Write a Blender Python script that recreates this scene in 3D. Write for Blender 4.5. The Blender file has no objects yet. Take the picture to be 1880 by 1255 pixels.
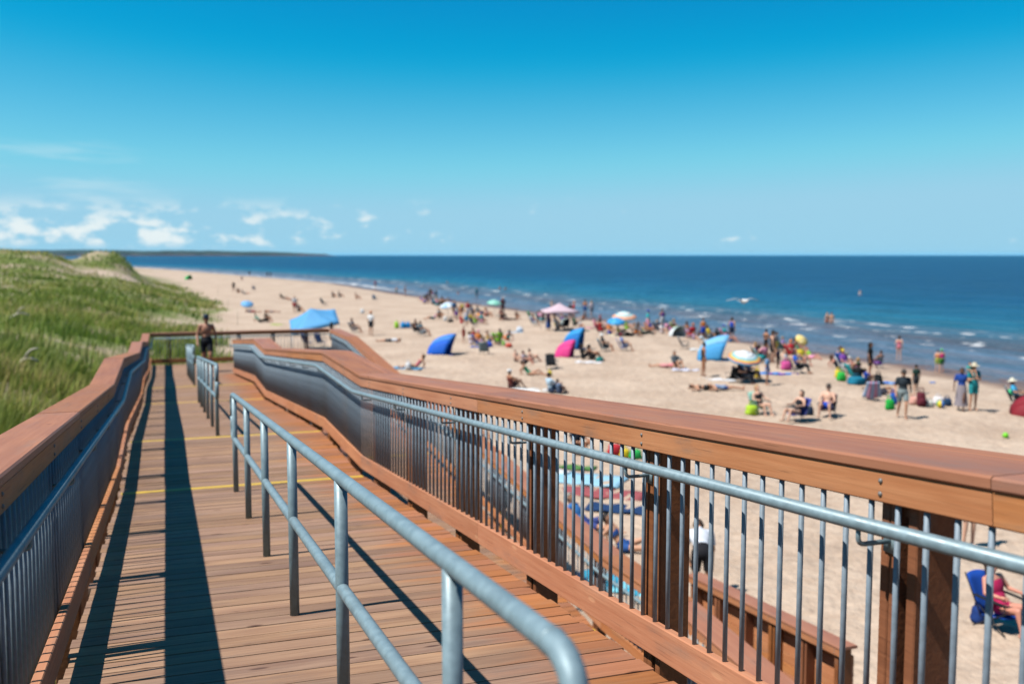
import bpy, bmesh, math, random
import numpy as np
from mathutils import Vector, Matrix

random.seed(7)
RNG = np.random.default_rng(11)
SC = bpy.context.scene
COL = SC.collection
R = math.radians

# ------------------------------------------------------------------ camera
EYE = 6.0                       # camera height above the beach (m)
FPX = 1828.0                    # focal length in photo pixels (35 mm on 36 mm)
PITCH = math.atan((627.5 - 468.0) / FPX)
cam_d = bpy.data.cameras.new('camera')
cam_d.lens = 35.0
cam_d.sensor_width = 36.0
cam_d.clip_start = 0.05
cam_d.clip_end = 60000.0
cam_d.dof.use_dof = True
cam_d.dof.focus_distance = 4.15
cam_d.dof.aperture_fstop = 2.2
cam = bpy.data.objects.new('camera', cam_d)
cam.location = (0, 0, EYE)
cam.rotation_euler = (math.pi / 2 - PITCH, 0, 0)
COL.objects.link(cam)
SC.camera = cam

# ------------------------------------------------------------------ boardwalk axes (s along, p to the right)
TH = R(19.264)
DV = Vector((-math.sin(TH), math.cos(TH), 0))
QV = Vector((math.cos(TH), math.sin(TH), 0))
SUN_EL = R(57.0)
SUN_DIR_XY = (-(QV * 0.995 + DV * 0.09)).normalized()      # towards the sun (horizontal)

# ------------------------------------------------------------------ world
W = bpy.data.worlds.new('World')
SC.world = W
W.use_nodes = True
nt = W.node_tree
nt.nodes.clear()


def N(tree, typ, **kw):
    n = tree.nodes.new(typ)
    for k, v in kw.items():
        if k == 'inp':
            for a, b in v.items():
                n.inputs[a].default_value = b
        else:
            setattr(n, k, v)
    return n


def L(tree, a, b):
    tree.links.new(a, b)


sky = N(nt, 'ShaderNodeTexSky', sky_type='NISHITA')
sky.sun_disc = False
sky.sun_elevation = SUN_EL
sky.sun_rotation = math.atan2(SUN_DIR_XY.x, SUN_DIR_XY.y)
sky.altitude = 0
sky.air_density = 1.0
sky.dust_density = 0.0
sky.ozone_density = 1.0
SKY_GRADE = ((2.4, -4.75, 3.2, 0.03), (2.3, -3.55, 6.05, 1.7), (1.5, -0.8, 7.75, 4.0))   # gain, offset, ceiling, floor
tc = N(nt, 'ShaderNodeTexCoord')
sep = N(nt, 'ShaderNodeSeparateXYZ')
L(nt, tc.outputs['Generated'], sep.inputs[0])


def math_node(tree, op, a, b=None, clamp=False):
    n = N(tree, 'ShaderNodeMath', operation=op)
    n.use_clamp = clamp
    for i, v in enumerate((a, b)):
        if v is None:
            continue
        if isinstance(v, (int, float)):
            n.inputs[i].default_value = v
        else:
            L(tree, v, n.inputs[i])
    return n.outputs[0]


def maprange(tree, v, a, b, c=0.0, d=1.0, smooth=True):
    n = N(tree, 'ShaderNodeMapRange', interpolation_type='SMOOTHSTEP' if smooth else 'LINEAR')
    L(tree, v, n.inputs['Value'])
    n.inputs['From Min'].default_value = a
    n.inputs['From Max'].default_value = b
    n.inputs['To Min'].default_value = c
    n.inputs['To Max'].default_value = d
    return n.outputs['Result']


# the whole sky is looked up a little above the true elevation (clear dry air, no yellow band at the horizon)
# and graded evenly to the deep cyan blue of the photograph
zz = math_node(nt, 'ADD', math_node(nt, 'MULTIPLY', math_node(nt, 'MAXIMUM', sep.outputs['Z'], 0.0), 0.9), 0.10)
cmb = N(nt, 'ShaderNodeCombineXYZ')
L(nt, sep.outputs['X'], cmb.inputs['X'])
L(nt, sep.outputs['Y'], cmb.inputs['Y'])
L(nt, zz, cmb.inputs['Z'])
nrm = N(nt, 'ShaderNodeVectorMath', operation='NORMALIZE')
L(nt, cmb.outputs[0], nrm.inputs[0])
L(nt, nrm.outputs[0], sky.inputs['Vector'])
ssp = N(nt, 'ShaderNodeSeparateColor')
L(nt, sky.outputs['Color'], ssp.inputs[0])
scm = N(nt, 'ShaderNodeCombineColor')
for i_, (ga, of_, hi_, lo_) in enumerate(SKY_GRADE):
    lo_n = N(nt, 'ShaderNodeMath', operation='SMOOTH_MIN', inp={1: hi_, 2: 0.7})
    L(nt, math_node(nt, 'ADD', math_node(nt, 'MULTIPLY', ssp.outputs[i_], ga), of_), lo_n.inputs[0])
    hi_n = N(nt, 'ShaderNodeMath', operation='SMOOTH_MAX', inp={1: lo_, 2: 0.4})
    L(nt, lo_n.outputs[0], hi_n.inputs[0])
    L(nt, math_node(nt, 'MAXIMUM', hi_n.outputs[0], 0.02), scm.inputs[i_])

# small cumulus over the land (west of the boardwalk), thinning out over the sea
mp = N(nt, 'ShaderNodeMapping', inp={'Scale': (30, 30, 62), 'Location': (3.1, 0.4, 0.2)})
L(nt, tc.outputs['Generated'], mp.inputs[0])
nz = N(nt, 'ShaderNodeTexNoise', inp={'Scale': 1.0, 'Detail': 6.0, 'Roughness': 0.55})
L(nt, mp.outputs[0], nz.inputs['Vector'])
mp2 = N(nt, 'ShaderNodeMapping', inp={'Scale': (5, 5, 40), 'Location': (0.3, 2.4, 0.7)})
L(nt, tc.outputs['Generated'], mp2.inputs[0])
nz2 = N(nt, 'ShaderNodeTexNoise', inp={'Scale': 1.0, 'Detail': 4.0, 'Roughness': 0.6})
L(nt, mp2.outputs[0], nz2.inputs['Vector'])
# x runs from -0.5 (left of frame) to +0.5; land side is negative
land = maprange(nt, sep.outputs['X'], 0.12, -0.50, 0.0, 1.0, False)
lowband = math_node(nt, 'MULTIPLY', maprange(nt, sep.outputs['Z'], 0.004, 0.014), maprange(nt, sep.outputs['Z'], 0.060, 0.024))
thr = math_node(nt, 'ADD', nz.outputs['Fac'], math_node(nt, 'MULTIPLY', math_node(nt, 'SUBTRACT', land, 0.5), 0.26))
cum = math_node(nt, 'MULTIPLY', maprange(nt, thr, 0.525, 0.69), lowband)
midband = math_node(nt, 'MULTIPLY', maprange(nt, sep.outputs['Z'], 0.03, 0.06), maprange(nt, sep.outputs['Z'], 0.12, 0.08))
cir = math_node(nt, 'MULTIPLY', math_node(nt, 'MULTIPLY', maprange(nt, nz2.outputs['Fac'], 0.48, 0.68), midband),
                maprange(nt, sep.outputs['X'], -0.28, -0.42))
cf = math_node(nt, 'ADD', math_node(nt, 'MULTIPLY', cum, 0.9), math_node(nt, 'MULTIPLY', cir, 0.28), clamp=True)
mixc = N(nt, 'ShaderNodeMix', data_type='RGBA', inp={'B': (8.3, 8.9, 8.8, 1)})
L(nt, cf, mixc.inputs['Factor'])
L(nt, scm.outputs[0], mixc.inputs['A'])
bg = N(nt, 'ShaderNodeBackground', inp={'Strength': 0.0525})
L(nt, mixc.outputs['Result'], bg.inputs['Color'])
wo = N(nt, 'ShaderNodeOutputWorld')
L(nt, bg.outputs[0], wo.inputs['Surface'])

# ------------------------------------------------------------------ sun
sd = bpy.data.lights.new('sun', 'SUN')
sd.energy = 5.0
sd.angle = R(0.53)
sd.color = (1.0, 0.955, 0.89)
so = bpy.data.objects.new('sun', sd)
tos = Vector((SUN_DIR_XY.x * math.cos(SUN_EL), SUN_DIR_XY.y * math.cos(SUN_EL), math.sin(SUN_EL)))
so.rotation_euler = (-tos).to_track_quat('-Z', 'Y').to_euler()
so.location = tos * 60
COL.objects.link(so)

# ------------------------------------------------------------------ exposure
vs = SC.view_settings
vs.view_transform = 'Standard'
vs.look = 'None'
vs.exposure = 1.0
vs.gamma = 1.0
SC.cycles.use_denoising = True
SC.cycles.max_bounces = 6
SC.cycles.diffuse_bounces = 3
SC.cycles.glossy_bounces = 3
SC.cycles.transparent_max_bounces = 6
SC.cycles.caustics_reflective = False
SC.cycles.caustics_refractive = False


# ================================================================== helpers
ALBEDO = 0.5       # the picture is exposed one stop up, so base colours sit one stop down


def lin(h):
    h = h.lstrip('#')
    out = []
    for i in (0, 2, 4):
        c = int(h[i:i + 2], 16) / 255
        out.append(c / 12.92 if c <= 0.04045 else ((c + 0.055) / 1.055) ** 2.4)
    return tuple(c * ALBEDO for c in out) + (1,)


def tag(o, label=None, cat=None, group=None, kind=None):
    if label:
        o['label'] = label
    if cat:
        o['category'] = cat
    if group:
        o['group'] = group
    if kind:
        o['kind'] = kind
    return o


def empty(name, loc=(0, 0, 0), rz=0.0, label=None, cat=None, group=None):
    e = bpy.data.objects.new(name, None)
    e.location = loc
    e.rotation_euler = (0, 0, rz)
    e.empty_display_size = 0.2
    COL.objects.link(e)
    tag(e, label, cat, group)
    return e


def mat_of(o):
    return Matrix.Translation(o.location) @ o.rotation_euler.to_matrix().to_4x4()


def put(name, me, mat, parent=None, M=None, world=True):
    """link mesh data as an object; M is a world matrix (or local when world=False)"""
    o = bpy.data.objects.new(name, me)
    if mat is not None:
        if len(me.materials) == 0:
            me.materials.append(mat)
        elif me.materials[0] != mat:
            o.material_slots[0].link = 'OBJECT'
            o.material_slots[0].material = mat
    if M is None:
        M = Matrix.Identity(4)
    if parent is not None:
        o.parent = parent
        if world:
            M = mat_of(parent).inverted() @ M
    o.matrix_basis = M
    COL.objects.link(o)
    return o


def mesh(name, v, f, smooth=False):
    me = bpy.data.meshes.new(name)
    me.from_pydata([tuple(x) for x in v], [], f)
    me.update()
    if smooth:
        me.shade_smooth()
    return me


_bc = {}


def box_mesh(lx, wy, tz, ch=0.004):
    """chamfered board centred on the origin, long axis X"""
    key = (round(lx, 3), round(wy, 4), round(tz, 4), ch)
    if key in _bc:
        return _bc[key]
    a, b, c = lx / 2, wy / 2, tz / 2
    ch = min(ch, b * 0.45, c * 0.45)
    ring = [(b - ch, c), (b, c - ch), (b, -c + ch), (b - ch, -c), (-b + ch, -c), (-b, -c + ch), (-b, c - ch), (-b + ch, c)]
    v = [(-a, y, z) for y, z in ring] + [(a, y, z) for y, z in ring]
    f = [(i, (i + 1) % 8, 8 + (i + 1) % 8, 8 + i) for i in range(8)]
    f += [tuple(range(7, -1, -1)), tuple(range(8, 16))]
    f = [tuple(reversed(q)) for q in f]
    me = mesh('board', v, f)
    _bc[key] = me
    return me


def beam(name, A, B, wy, tz, mat, parent, ch=0.004):
    A, B = Vector(A), Vector(B)
    X = (B - A)
    ln = X.length
    X.normalize()
    up = Vector((0, 0, 1)) if abs(X.z) < 0.95 else Vector(QV)
    Y = up.cross(X).normalized()
    Z = X.cross(Y)
    M = Matrix(((X.x, Y.x, Z.x, 0), (X.y, Y.y, Z.y, 0), (X.z, Y.z, Z.z, 0), (0, 0, 0, 1)))
    M.translation = (A + B) / 2
    return put(name, box_mesh(ln, wy, tz, ch), mat, parent, M)


def tube_data(path, r, seg=10, closed=False, caps=True):
    pts = [Vector(p) for p in path]
    n = len(pts)
    rs = r if isinstance(r, (list, tuple)) else [r] * n
    v, f = [], []
    prevN = None
    for i, p in enumerate(pts):
        if closed:
            t = (pts[(i + 1) % n] - pts[i - 1])
        else:
            t = pts[min(i + 1, n - 1)] - pts[max(i - 1, 0)]
        t.normalize()
        if prevN is None:
            a = Vector((0, 0, 1)) if abs(t.z) < 0.9 else Vector((1, 0, 0))
            nrm = t.cross(a).normalized()
        else:
            nrm = (prevN - t * prevN.dot(t)).normalized()
        prevN = nrm
        bn = t.cross(nrm)
        for k in range(seg):
            an = 2 * math.pi * k / seg
            v.append(p + (nrm * math.cos(an) + bn * math.sin(an)) * rs[i])
    m = n if closed else n - 1
    for i in range(m):
        j = (i + 1) % n
        for k in range(seg):
            f.append((i * seg + k, i * seg + (k + 1) % seg, j * seg + (k + 1) % seg, j * seg + k))
    if caps and not closed:
        f.append(tuple(range(seg - 1, -1, -1)))
        f.append(tuple(range((n - 1) * seg, n * seg)))
    return v, f


def tube(name, path, r, mat, parent=None, seg=10, closed=False):
    v, f = tube_data(path, r, seg, closed)
    return put(name, mesh(name, v, f, True), mat, parent)


def round_path(pts, rad, n=5, closed=False):
    pts = [Vector(p) for p in pts]
    out = []
    m = len(pts)
    for i, p in enumerate(pts):
        if not closed and i in (0, m - 1):
            out.append(p)
            continue
        a, b = pts[i - 1] - p, pts[(i + 1) % m] - p
        ra = min(rad, a.length * 0.45, b.length * 0.45)
        A, B = p + a.normalized() * ra, p + b.normalized() * ra
        for k in range(n + 1):
            t = k / n
            out.append(A * (1 - t) ** 2 + p * 2 * t * (1 - t) + B * t * t)
    return out


def join_data(parts):
    v, f = [], []
    for pv, pf in parts:
        o = len(v)
        v += [Vector(x) for x in pv]
        f += [tuple(i + o for i in q) for q in pf]
    return v, f


def lathe(profile, seg=16):
    """profile list of (r,z)"""
    v, f = [], []
    for r, z in profile:
        for k in range(seg):
            a = 2 * math.pi * k / seg
            v.append(Vector((r * math.cos(a), r * math.sin(a), z)))
    for i in range(len(profile) - 1):
        for k in range(seg):
            f.append((i * seg + k, i * seg + (k + 1) % seg, (i + 1) * seg + (k + 1) % seg, (i + 1) * seg + k))
    return v, f


def smooth01(a, b, x):
    t = np.clip((np.asarray(x, float) - a) / (b - a), 0, 1)
    return t * t * (3 - 2 * t)


# value noise for terrain
_perm = RNG.random((64, 64))


def vnoise(x, y):
    x = np.asarray(x, float)
    y = np.asarray(y, float)
    xi, yi = np.floor(x).astype(int), np.floor(y).astype(int)
    fx, fy = x - xi, y - yi
    fx, fy = fx * fx * (3 - 2 * fx), fy * fy * (3 - 2 * fy)
    g = lambda i, j: _perm[i % 64, j % 64]
    return (g(xi, yi) * (1 - fx) * (1 - fy) + g(xi + 1, yi) * fx * (1 - fy) + g(xi, yi + 1) * (1 - fx) * fy + g(xi + 1, yi + 1) * fx * fy)


def fbm(x, y):
    return (vnoise(x, y) + 0.5 * vnoise(x * 2.1 + 7, y * 2.1 + 3) + 0.25 * vnoise(x * 4.3 + 1, y * 4.3 + 9)) / 1.75


# ================================================================== materials
def new_mat(name):
    m = bpy.data.materials.new(name)
    m.use_nodes = True
    t = m.node_tree
    b = t.nodes['Principled BSDF']
    return m, t, b


def plain(name, col, rough=0.7, noise=0.12, scale=9.0, metallic=0.0, sheen=0.0, spec=0.3):
    """cloth, skin, plastic: a base colour with soft mottling"""
    m, t, b = new_mat(name)
    c = lin(col) if isinstance(col, str) else tuple(col) + (1,)
    tcn = N(t, 'ShaderNodeTexCoord')
    n = N(t, 'ShaderNodeTexNoise', inp={'Scale': scale, 'Detail': 4.0})
    L(t, tcn.outputs['Object'], n.inputs['Vector'])
    mx = N(t, 'ShaderNodeMix', data_type='RGBA')
    mx.inputs['A'].default_value = tuple(x * (1 - noise) for x in c[:3]) + (1,)
    mx.inputs['B'].default_value = tuple(min(1, x * (1 + noise) + 0.01 * noise) for x in c[:3]) + (1,)
    L(t, n.outputs['Fac'], mx.inputs['Factor'])
    L(t, mx.outputs['Result'], b.inputs['Base Color'])
    b.inputs['Roughness'].default_value = rough
    b.inputs['Metallic'].default_value = metallic
    b.inputs['Specular IOR Level'].default_value = spec
    return m


_mc = {}


def fab(col, rough=0.85):
    k = (col, rough)
    if k not in _mc:
        _mc[k] = plain('fabric_' + col.strip('#'), col, rough, 0.15, 6.0, spec=0.2)
    return _mc[k]


def skin(col):
    k = ('skin', col)
    if k not in _mc:
        _mc[k] = plain('skin_' + col.strip('#'), col, 0.55, 0.08, 5.0, spec=0.35)
    return _mc[k]


def wood(name, dark, light, worn=None, worn_lim=(0.6, 1.05), grain=1.0, value_var=0.22, rough=0.72, knot_col='#4a2415', knot_amt=0.7):
    m, t, b = new_mat(name)
    tcn = N(t, 'ShaderNodeTexCoord')
    oi = N(t, 'ShaderNodeObjectInfo')
    comb = N(t, 'ShaderNodeCombineXYZ')
    r1 = math_node(t, 'MULTIPLY', oi.outputs['Random'], 61.0)
    L(t, r1, comb.inputs['X'])
    L(t, math_node(t, 'MULTIPLY', oi.outputs['Random'], 37.0), comb.inputs['Y'])
    add = N(t, 'ShaderNodeVectorMath', operation='ADD')
    L(t, tcn.outputs['Object'], add.inputs[0])
    L(t, comb.outputs[0], add.inputs[1])
    mg = N(t, 'ShaderNodeMapping', inp={'Scale': (1.6 * grain, 46 * grain, 46 * grain)})
    L(t, add.outputs[0], mg.inputs[0])
    g = N(t, 'ShaderNodeTexNoise', inp={'Scale': 1.0, 'Detail': 5.0, 'Roughness': 0.6, 'Distortion': 0.35})
    L(t, mg.outputs[0], g.inputs['Vector'])
    mb = N(t, 'ShaderNodeMapping', inp={'Scale': (1.3, 6.0, 6.0)})
    L(t, add.outputs[0], mb.inputs[0])
    bl = N(t, 'ShaderNodeTexNoise', inp={'Scale': 1.0, 'Detail': 4.0, 'Roughness': 0.55})
    L(t, mb.outputs[0], bl.inputs['Vector'])
    mk = N(t, 'ShaderNodeMapping', inp={'Scale': (2.6, 9.0, 9.0)})
    L(t, add.outputs[0], mk.inputs[0])
    vo = N(t, 'ShaderNodeTexVoronoi', inp={'Scale': 1.0, 'Randomness': 1.0})
    L(t, mk.outputs[0], vo.inputs['Vector'])
    vsep = N(t, 'ShaderNodeSeparateColor')
    L(t, vo.outputs['Color'], vsep.inputs[0])
    knot = math_node(t, 'MULTIPLY', maprange(t, vo.outputs['Distance'], 0.06, 0.15, 1.0, 0.0), maprange(t, vsep.outputs[0], 0.45, 0.6))
    mix = N(t, 'ShaderNodeMix', data_type='RGBA', inp={'A': lin(dark), 'B': lin(light)})
    fac = math_node(t, 'ADD', math_node(t, 'MULTIPLY', maprange(t, g.outputs['Fac'], 0.32, 0.68), 0.5),
                    math_node(t, 'MULTIPLY', maprange(t, bl.outputs['Fac'], 0.3, 0.7), 0.5))
    L(t, fac, mix.inputs['Factor'])
    cur = mix.outputs['Result']
    if worn:
        sx = N(t, 'ShaderNodeSeparateXYZ')
        L(t, tcn.outputs['Object'], sx.inputs[0])
        wn = math_node(t, 'ADD', sx.outputs['X'], math_node(t, 'MULTIPLY', math_node(t, 'SUBTRACT', bl.outputs['Fac'], 0.5), 1.6))
        wf = maprange(t, wn, worn_lim[0], worn_lim[1], 1.0, 0.0)
        mw = N(t, 'ShaderNodeMix', data_type='RGBA', inp={'A': lin(worn[0]), 'B': lin(worn[1])})
        L(t, fac, mw.inputs['Factor'])
        m2 = N(t, 'ShaderNodeMix', data_type='RGBA')
        L(t, wf, m2.inputs['Factor'])
        L(t, cur, m2.inputs['A'])
        L(t, mw.outputs['Result'], m2.inputs['B'])
        cur = m2.outputs['Result']
    mkx = N(t, 'ShaderNodeMix', data_type='RGBA', inp={'B': lin(knot_col)})
    L(t, math_node(t, 'MULTIPLY', knot, knot_amt), mkx.inputs['Factor'])
    L(t, cur, mkx.inputs['A'])
    hs = N(t, 'ShaderNodeHueSaturation')
    # weather stains: greyed blotches and fine dark checks along the grain
    mst = N(t, 'ShaderNodeMapping', inp={'Scale': (0.9, 3.2, 3.2)})
    L(t, add.outputs[0], mst.inputs[0])
    stn = N(t, 'ShaderNodeTexNoise', inp={'Scale': 1.7, 'Detail': 6.0, 'Roughness': 0.65})
    L(t, mst.outputs[0], stn.inputs['Vector'])
    mch = N(t, 'ShaderNodeMapping', inp={'Scale': (3.0, 120.0, 120.0)})
    L(t, add.outputs[0], mch.inputs[0])
    chk = N(t, 'ShaderNodeTexNoise', inp={'Scale': 1.0, 'Detail': 3.0})
    L(t, mch.outputs[0], chk.inputs['Vector'])
    mgr = N(t, 'ShaderNodeMix', data_type='RGBA', inp={'B': lin('#8a7466')})
    L(t, maprange(t, stn.outputs['Fac'], 0.52, 0.74, 0.0, 0.55), mgr.inputs['Factor'])
    L(t, mkx.outputs['Result'], mgr.inputs['A'])
    mck = N(t, 'ShaderNodeMix', data_type='RGBA', inp={'B': lin('#5a3523')})
    L(t, maprange(t, chk.outputs['Fac'], 0.62, 0.72, 0.0, 0.45), mck.inputs['Factor'])
    L(t, mgr.outputs['Result'], mck.inputs['A'])
    L(t, mck.outputs['Result'], hs.inputs['Color'])
    L(t, maprange(t, oi.outputs['Random'], 0, 1, 1 - value_var, 1 + value_var, False), hs.inputs['Value'])
    hr = N(t, 'ShaderNodeTexWhiteNoise', noise_dimensions='1D')
    L(t, oi.outputs['Random'], hr.inputs['W'])
    L(t, maprange(t, hr.outputs['Value'], 0, 1, 0.496, 0.504, False), hs.inputs['Hue'])
    L(t, maprange(t, hr.outputs['Value'], 0, 1, 0.93, 1.07, False), hs.inputs['Saturation'])
    L(t, hs.outputs['Color'], b.inputs['Base Color'])
    L(t, maprange(t, bl.outputs['Fac'], 0.3, 0.7, rough - 0.1, rough + 0.12, False), b.inputs['Roughness'])
    b.inputs['Specular IOR Level'].default_value = 0.28
    bp = N(t, 'ShaderNodeBump', inp={'Strength': 0.35, 'Distance': 0.005})
    L(t, math_node(t, 'SUBTRACT', g.outputs['Fac'], math_node(t, 'MULTIPLY', knot, 0.5)), bp.inputs['Height'])
    L(t, bp.outputs[0], b.inputs['Normal'])
    return m


M_DECK = wood('deck_wood', '#a3663f', '#b97b52', worn=('#8e6a54', '#b69275'), worn_lim=(0.5, 1.1), value_var=0.17, knot_amt=0.9)
M_RAIL = wood('rail_wood', '#bb764c', '#d39266', value_var=0.07, knot_col='#e0a878', knot_amt=0.5)
M_CAP = wood('cap_wood', '#a56a4c', '#b87d5d', grain=0.8, value_var=0.06, rough=0.6, knot_col='#7a4634', knot_amt=0.5)
M_POST = wood('post_wood', '#865030', '#a86a42', value_var=0.10, knot_col='#d09a66', knot_amt=0.5)
M_JOIST = wood('joist_wood', '#6a4630', '#8c6242', value_var=0.15)


def galv(name, base, rough=0.45, metallic=0.16):
    m, t, b = new_mat(name)
    tcn = N(t, 'ShaderNodeTexCoord')
    n = N(t, 'ShaderNodeTexNoise', inp={'Scale': 28.0, 'Detail': 6.0, 'Roughness': 0.65})
    L(t, tcn.outputs['Object'], n.inputs['Vector'])
    n2 = N(t, 'ShaderNodeTexNoise', inp={'Scale': 5.0, 'Detail': 3.0})
    L(t, tcn.outputs['Object'], n2.inputs['Vector'])
    c = tuple(x * 1.25 for x in lin(base)[:3])
    mx = N(t, 'ShaderNodeMix', data_type='RGBA')
    mx.inputs['A'].default_value = tuple(x * 0.84 for x in c[:3]) + (1,)
    mx.inputs['B'].default_value = tuple(min(1, x * 1.14) for x in c[:3]) + (1,)
    L(t, maprange(t, math_node(t, 'ADD', math_node(t, 'MULTIPLY', n.outputs['Fac'], 0.6), math_node(t, 'MULTIPLY', n2.outputs['Fac'], 0.4)), 0.35, 0.65), mx.inputs['Factor'])
    L(t, mx.outputs['Result'], b.inputs['Base Color'])
    b.inputs['Metallic'].default_value = metallic
    b.inputs['Specular IOR Level'].default_value = 0.3
    L(t, maprange(t, n.outputs['Fac'], 0.3, 0.7, rough - 0.1, rough + 0.15, False), b.inputs['Roughness'])
    bp = N(t, 'ShaderNodeBump', inp={'Strength': 0.08, 'Distance': 0.002})
    L(t, n.outputs['Fac'], bp.inputs['Height'])
    L(t, bp.outputs[0], b.inputs['Normal'])
    return m


M_PIPE = galv('galvanised_pipe', '#7d929a')
M_BAR = galv('galvanised_bar', '#7f8e9a', 0.55, 0.1)
M_BOLT = plain('bolt_steel', '#8a8580', 0.5, 0.2, 40, metallic=0.3)

m, t, b = new_mat('yellow_paint')
_tc = N(t, 'ShaderNodeTexCoord')
_n = N(t, 'ShaderNodeTexNoise', inp={'Scale': 14.0, 'Detail': 6.0, 'Roughness': 0.7})
L(t, _tc.outputs['Object'], _n.inputs['Vector'])
_mx = N(t, 'ShaderNodeMix', data_type='RGBA', inp={'A': lin('#a9854f'), 'B': lin('#d9b23a')})
L(t, maprange(t, _n.outputs['Fac'], 0.30, 0.48), _mx.inputs['Factor'])
L(t, _mx.outputs['Result'], b.inputs['Base Color'])
b.inputs['Roughness'].default_value = 0.6
M_YEL = m

# ================================================================== terrain
_SY = [-400, -40, 0, 20, 40, 50.7, 59.5, 67.5, 93.6, 110.5, 161, 227.6, 464, 900, 2000, 5000, 30000]
_SX = [60, 36, 32, 30, 27.8, 26, 23.4, 20.7, 11.8, 4.6, -15.9, -39.8, -162, -430, -1250, -3800, -30000]


def shore_x(y):
    return np.interp(y, _SY, _SX)


_ES = [-60, 0, 30, 37, 76, 100, 119, 160, 254, 400, 1000]
_EP = [2.0, 1.0, 2.0, 2.5, 4.3, 5.4, 6.6, 5.0, 0, -14, -120]


def sp_of(x, y):
    return x * DV.x + y * DV.y, x * QV.x + y * QV.y


def edge_e(x, y):
    s, p = sp_of(np.asarray(x, float), np.asarray(y, float))
    w = 1.0 * (fbm(s * 0.16, p * 0.16) - 0.5) * np.clip(s / 30, 0.3, 2.2) * 2
    return np.interp(s, _ES, _EP) - p + w, s, p


def ground_z(x, y):
    x = np.asarray(x, float)
    y = np.asarray(y, float)
    ds = (shore_x(y) - x) * 0.9
    z = np.where(ds > 0, -0.42 * (1 - smooth01(0, 11, ds)), np.maximum(-0.42 + 0.045 * ds, -7))
    e, s, p = edge_e(x, y)
    hn = np.interp(s, [-40, 15, 45, 80, 120, 160], [3.6, 3.5, 2.3, 1.7, 2.5, 3.2])
    wd = np.interp(s, [0, 40, 120], [9, 11, 15])
    z = z + hn * smooth01(0, wd, e) + 0.35 * (fbm(x * 0.22, y * 0.22) - 0.5) * smooth01(0, 8, e)
    # dunes on the left
    d1 = 2.7 * np.exp(-((s - 152) / 15) ** 2) * smooth01(-9, -15.5, p)
    d2 = 3.5 * np.exp(-((s - 166) / 12) ** 2) * np.exp(-((p + 8.3) / 4.2) ** 4)
    z = z + np.maximum(d1, d2) * (0.82 + 0.36 * fbm(x * 0.13 + 5, y * 0.13))
    z = z + 1.5 * smooth01(10, 40, e) * smooth01(40, 90, s)
    # sand hollows and footprints on the open beach
    z = z + 0.09 * (fbm(x * 0.9, y * 0.9) - 0.5) + 0.10 * (vnoise(x * 2.4, y * 2.4) - 0.5) * smooth01(3, 8, ds)
    return z


def grass_mask(x, y):
    e, s, p = edge_e(x, y)
    g = smooth01(0.2, 1.6, e)
    g = g * (1 - smooth01(80, 83, s) * (1 - smooth01(89, 93, s)) * smooth01(-3, 1.5, p))          # blow-out of bare sand
    g = g * (1 - 0.95 * smooth01(146, 149, s - 0.35 * (p + 8)) * (1 - smooth01(151, 154, s - 0.35 * (p + 8))) * smooth01(-14.5, -12, p))   # scarp under the dune
    g = g * (1 - 0.9 * np.exp(-((s - 118) / 5) ** 2 - ((p + 20) / 4) ** 2))
    return np.clip(g, 0, 1)


def axis_coords(segs):
    out = [segs[0][0]]
    for a, bb, st in segs:
        n = max(1, int(round((bb - a) / st)))
        out += list(np.linspace(a, bb, n + 1)[1:])
    return np.array(out)


def grid_mesh(name, X, Y, Z):
    ny, nx = X.shape
    v = np.stack([X, Y, Z], -1).reshape(-1, 3)
    idx = np.arange(ny * nx).reshape(ny, nx)
    q = np.stack([idx[:-1, :-1], idx[:-1, 1:], idx[1:, 1:], idx[1:, :-1]], -1).reshape(-1, 4)
    me = bpy.data.meshes.new(name)
    me.vertices.add(len(v))
    me.vertices.foreach_set('co', v.astype(np.float32).ravel())
    me.loops.add(q.size)
    me.loops.foreach_set('vertex_index', q.astype(np.int32).ravel())
    me.polygons.add(len(q))
    me.polygons.foreach_set('loop_start', np.arange(0, q.size, 4, dtype=np.int32))
    me.update(calc_edges=True)
    me.shade_smooth()
    return me


def point_attr(me, name, arr):
    a = me.attributes.new(name, 'FLOAT', 'POINT')
    a.data.foreach_set('value', np.asarray(arr, np.float32).ravel())


gx = axis_coords([(-26000, -3000, 4000), (-3000, -500, 250), (-500, -120, 20), (-120, -50, 2.5), (-50, -6, 1.1), (-6, 36, 0.28), (36, 60, 3), (60, 400, 60), (400, 26000, 6000)])
gy = axis_coords([(-3000, -100, 500), (-100, -6, 8), (-6, 62, 0.32), (62, 200, 1.6), (200, 520, 10), (520, 3000, 150), (3000, 28000, 5000)])
GX, GY = np.meshgrid(gx, gy)
GZ = ground_z(GX, GY)
me = grid_mesh('ground', GX, GY, GZ)
point_attr(me, 'shore', np.clip((shore_x(GY) - GX) * 0.9, -50, 200))
point_attr(me, 'turf', grass_mask(GX, GY))

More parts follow.
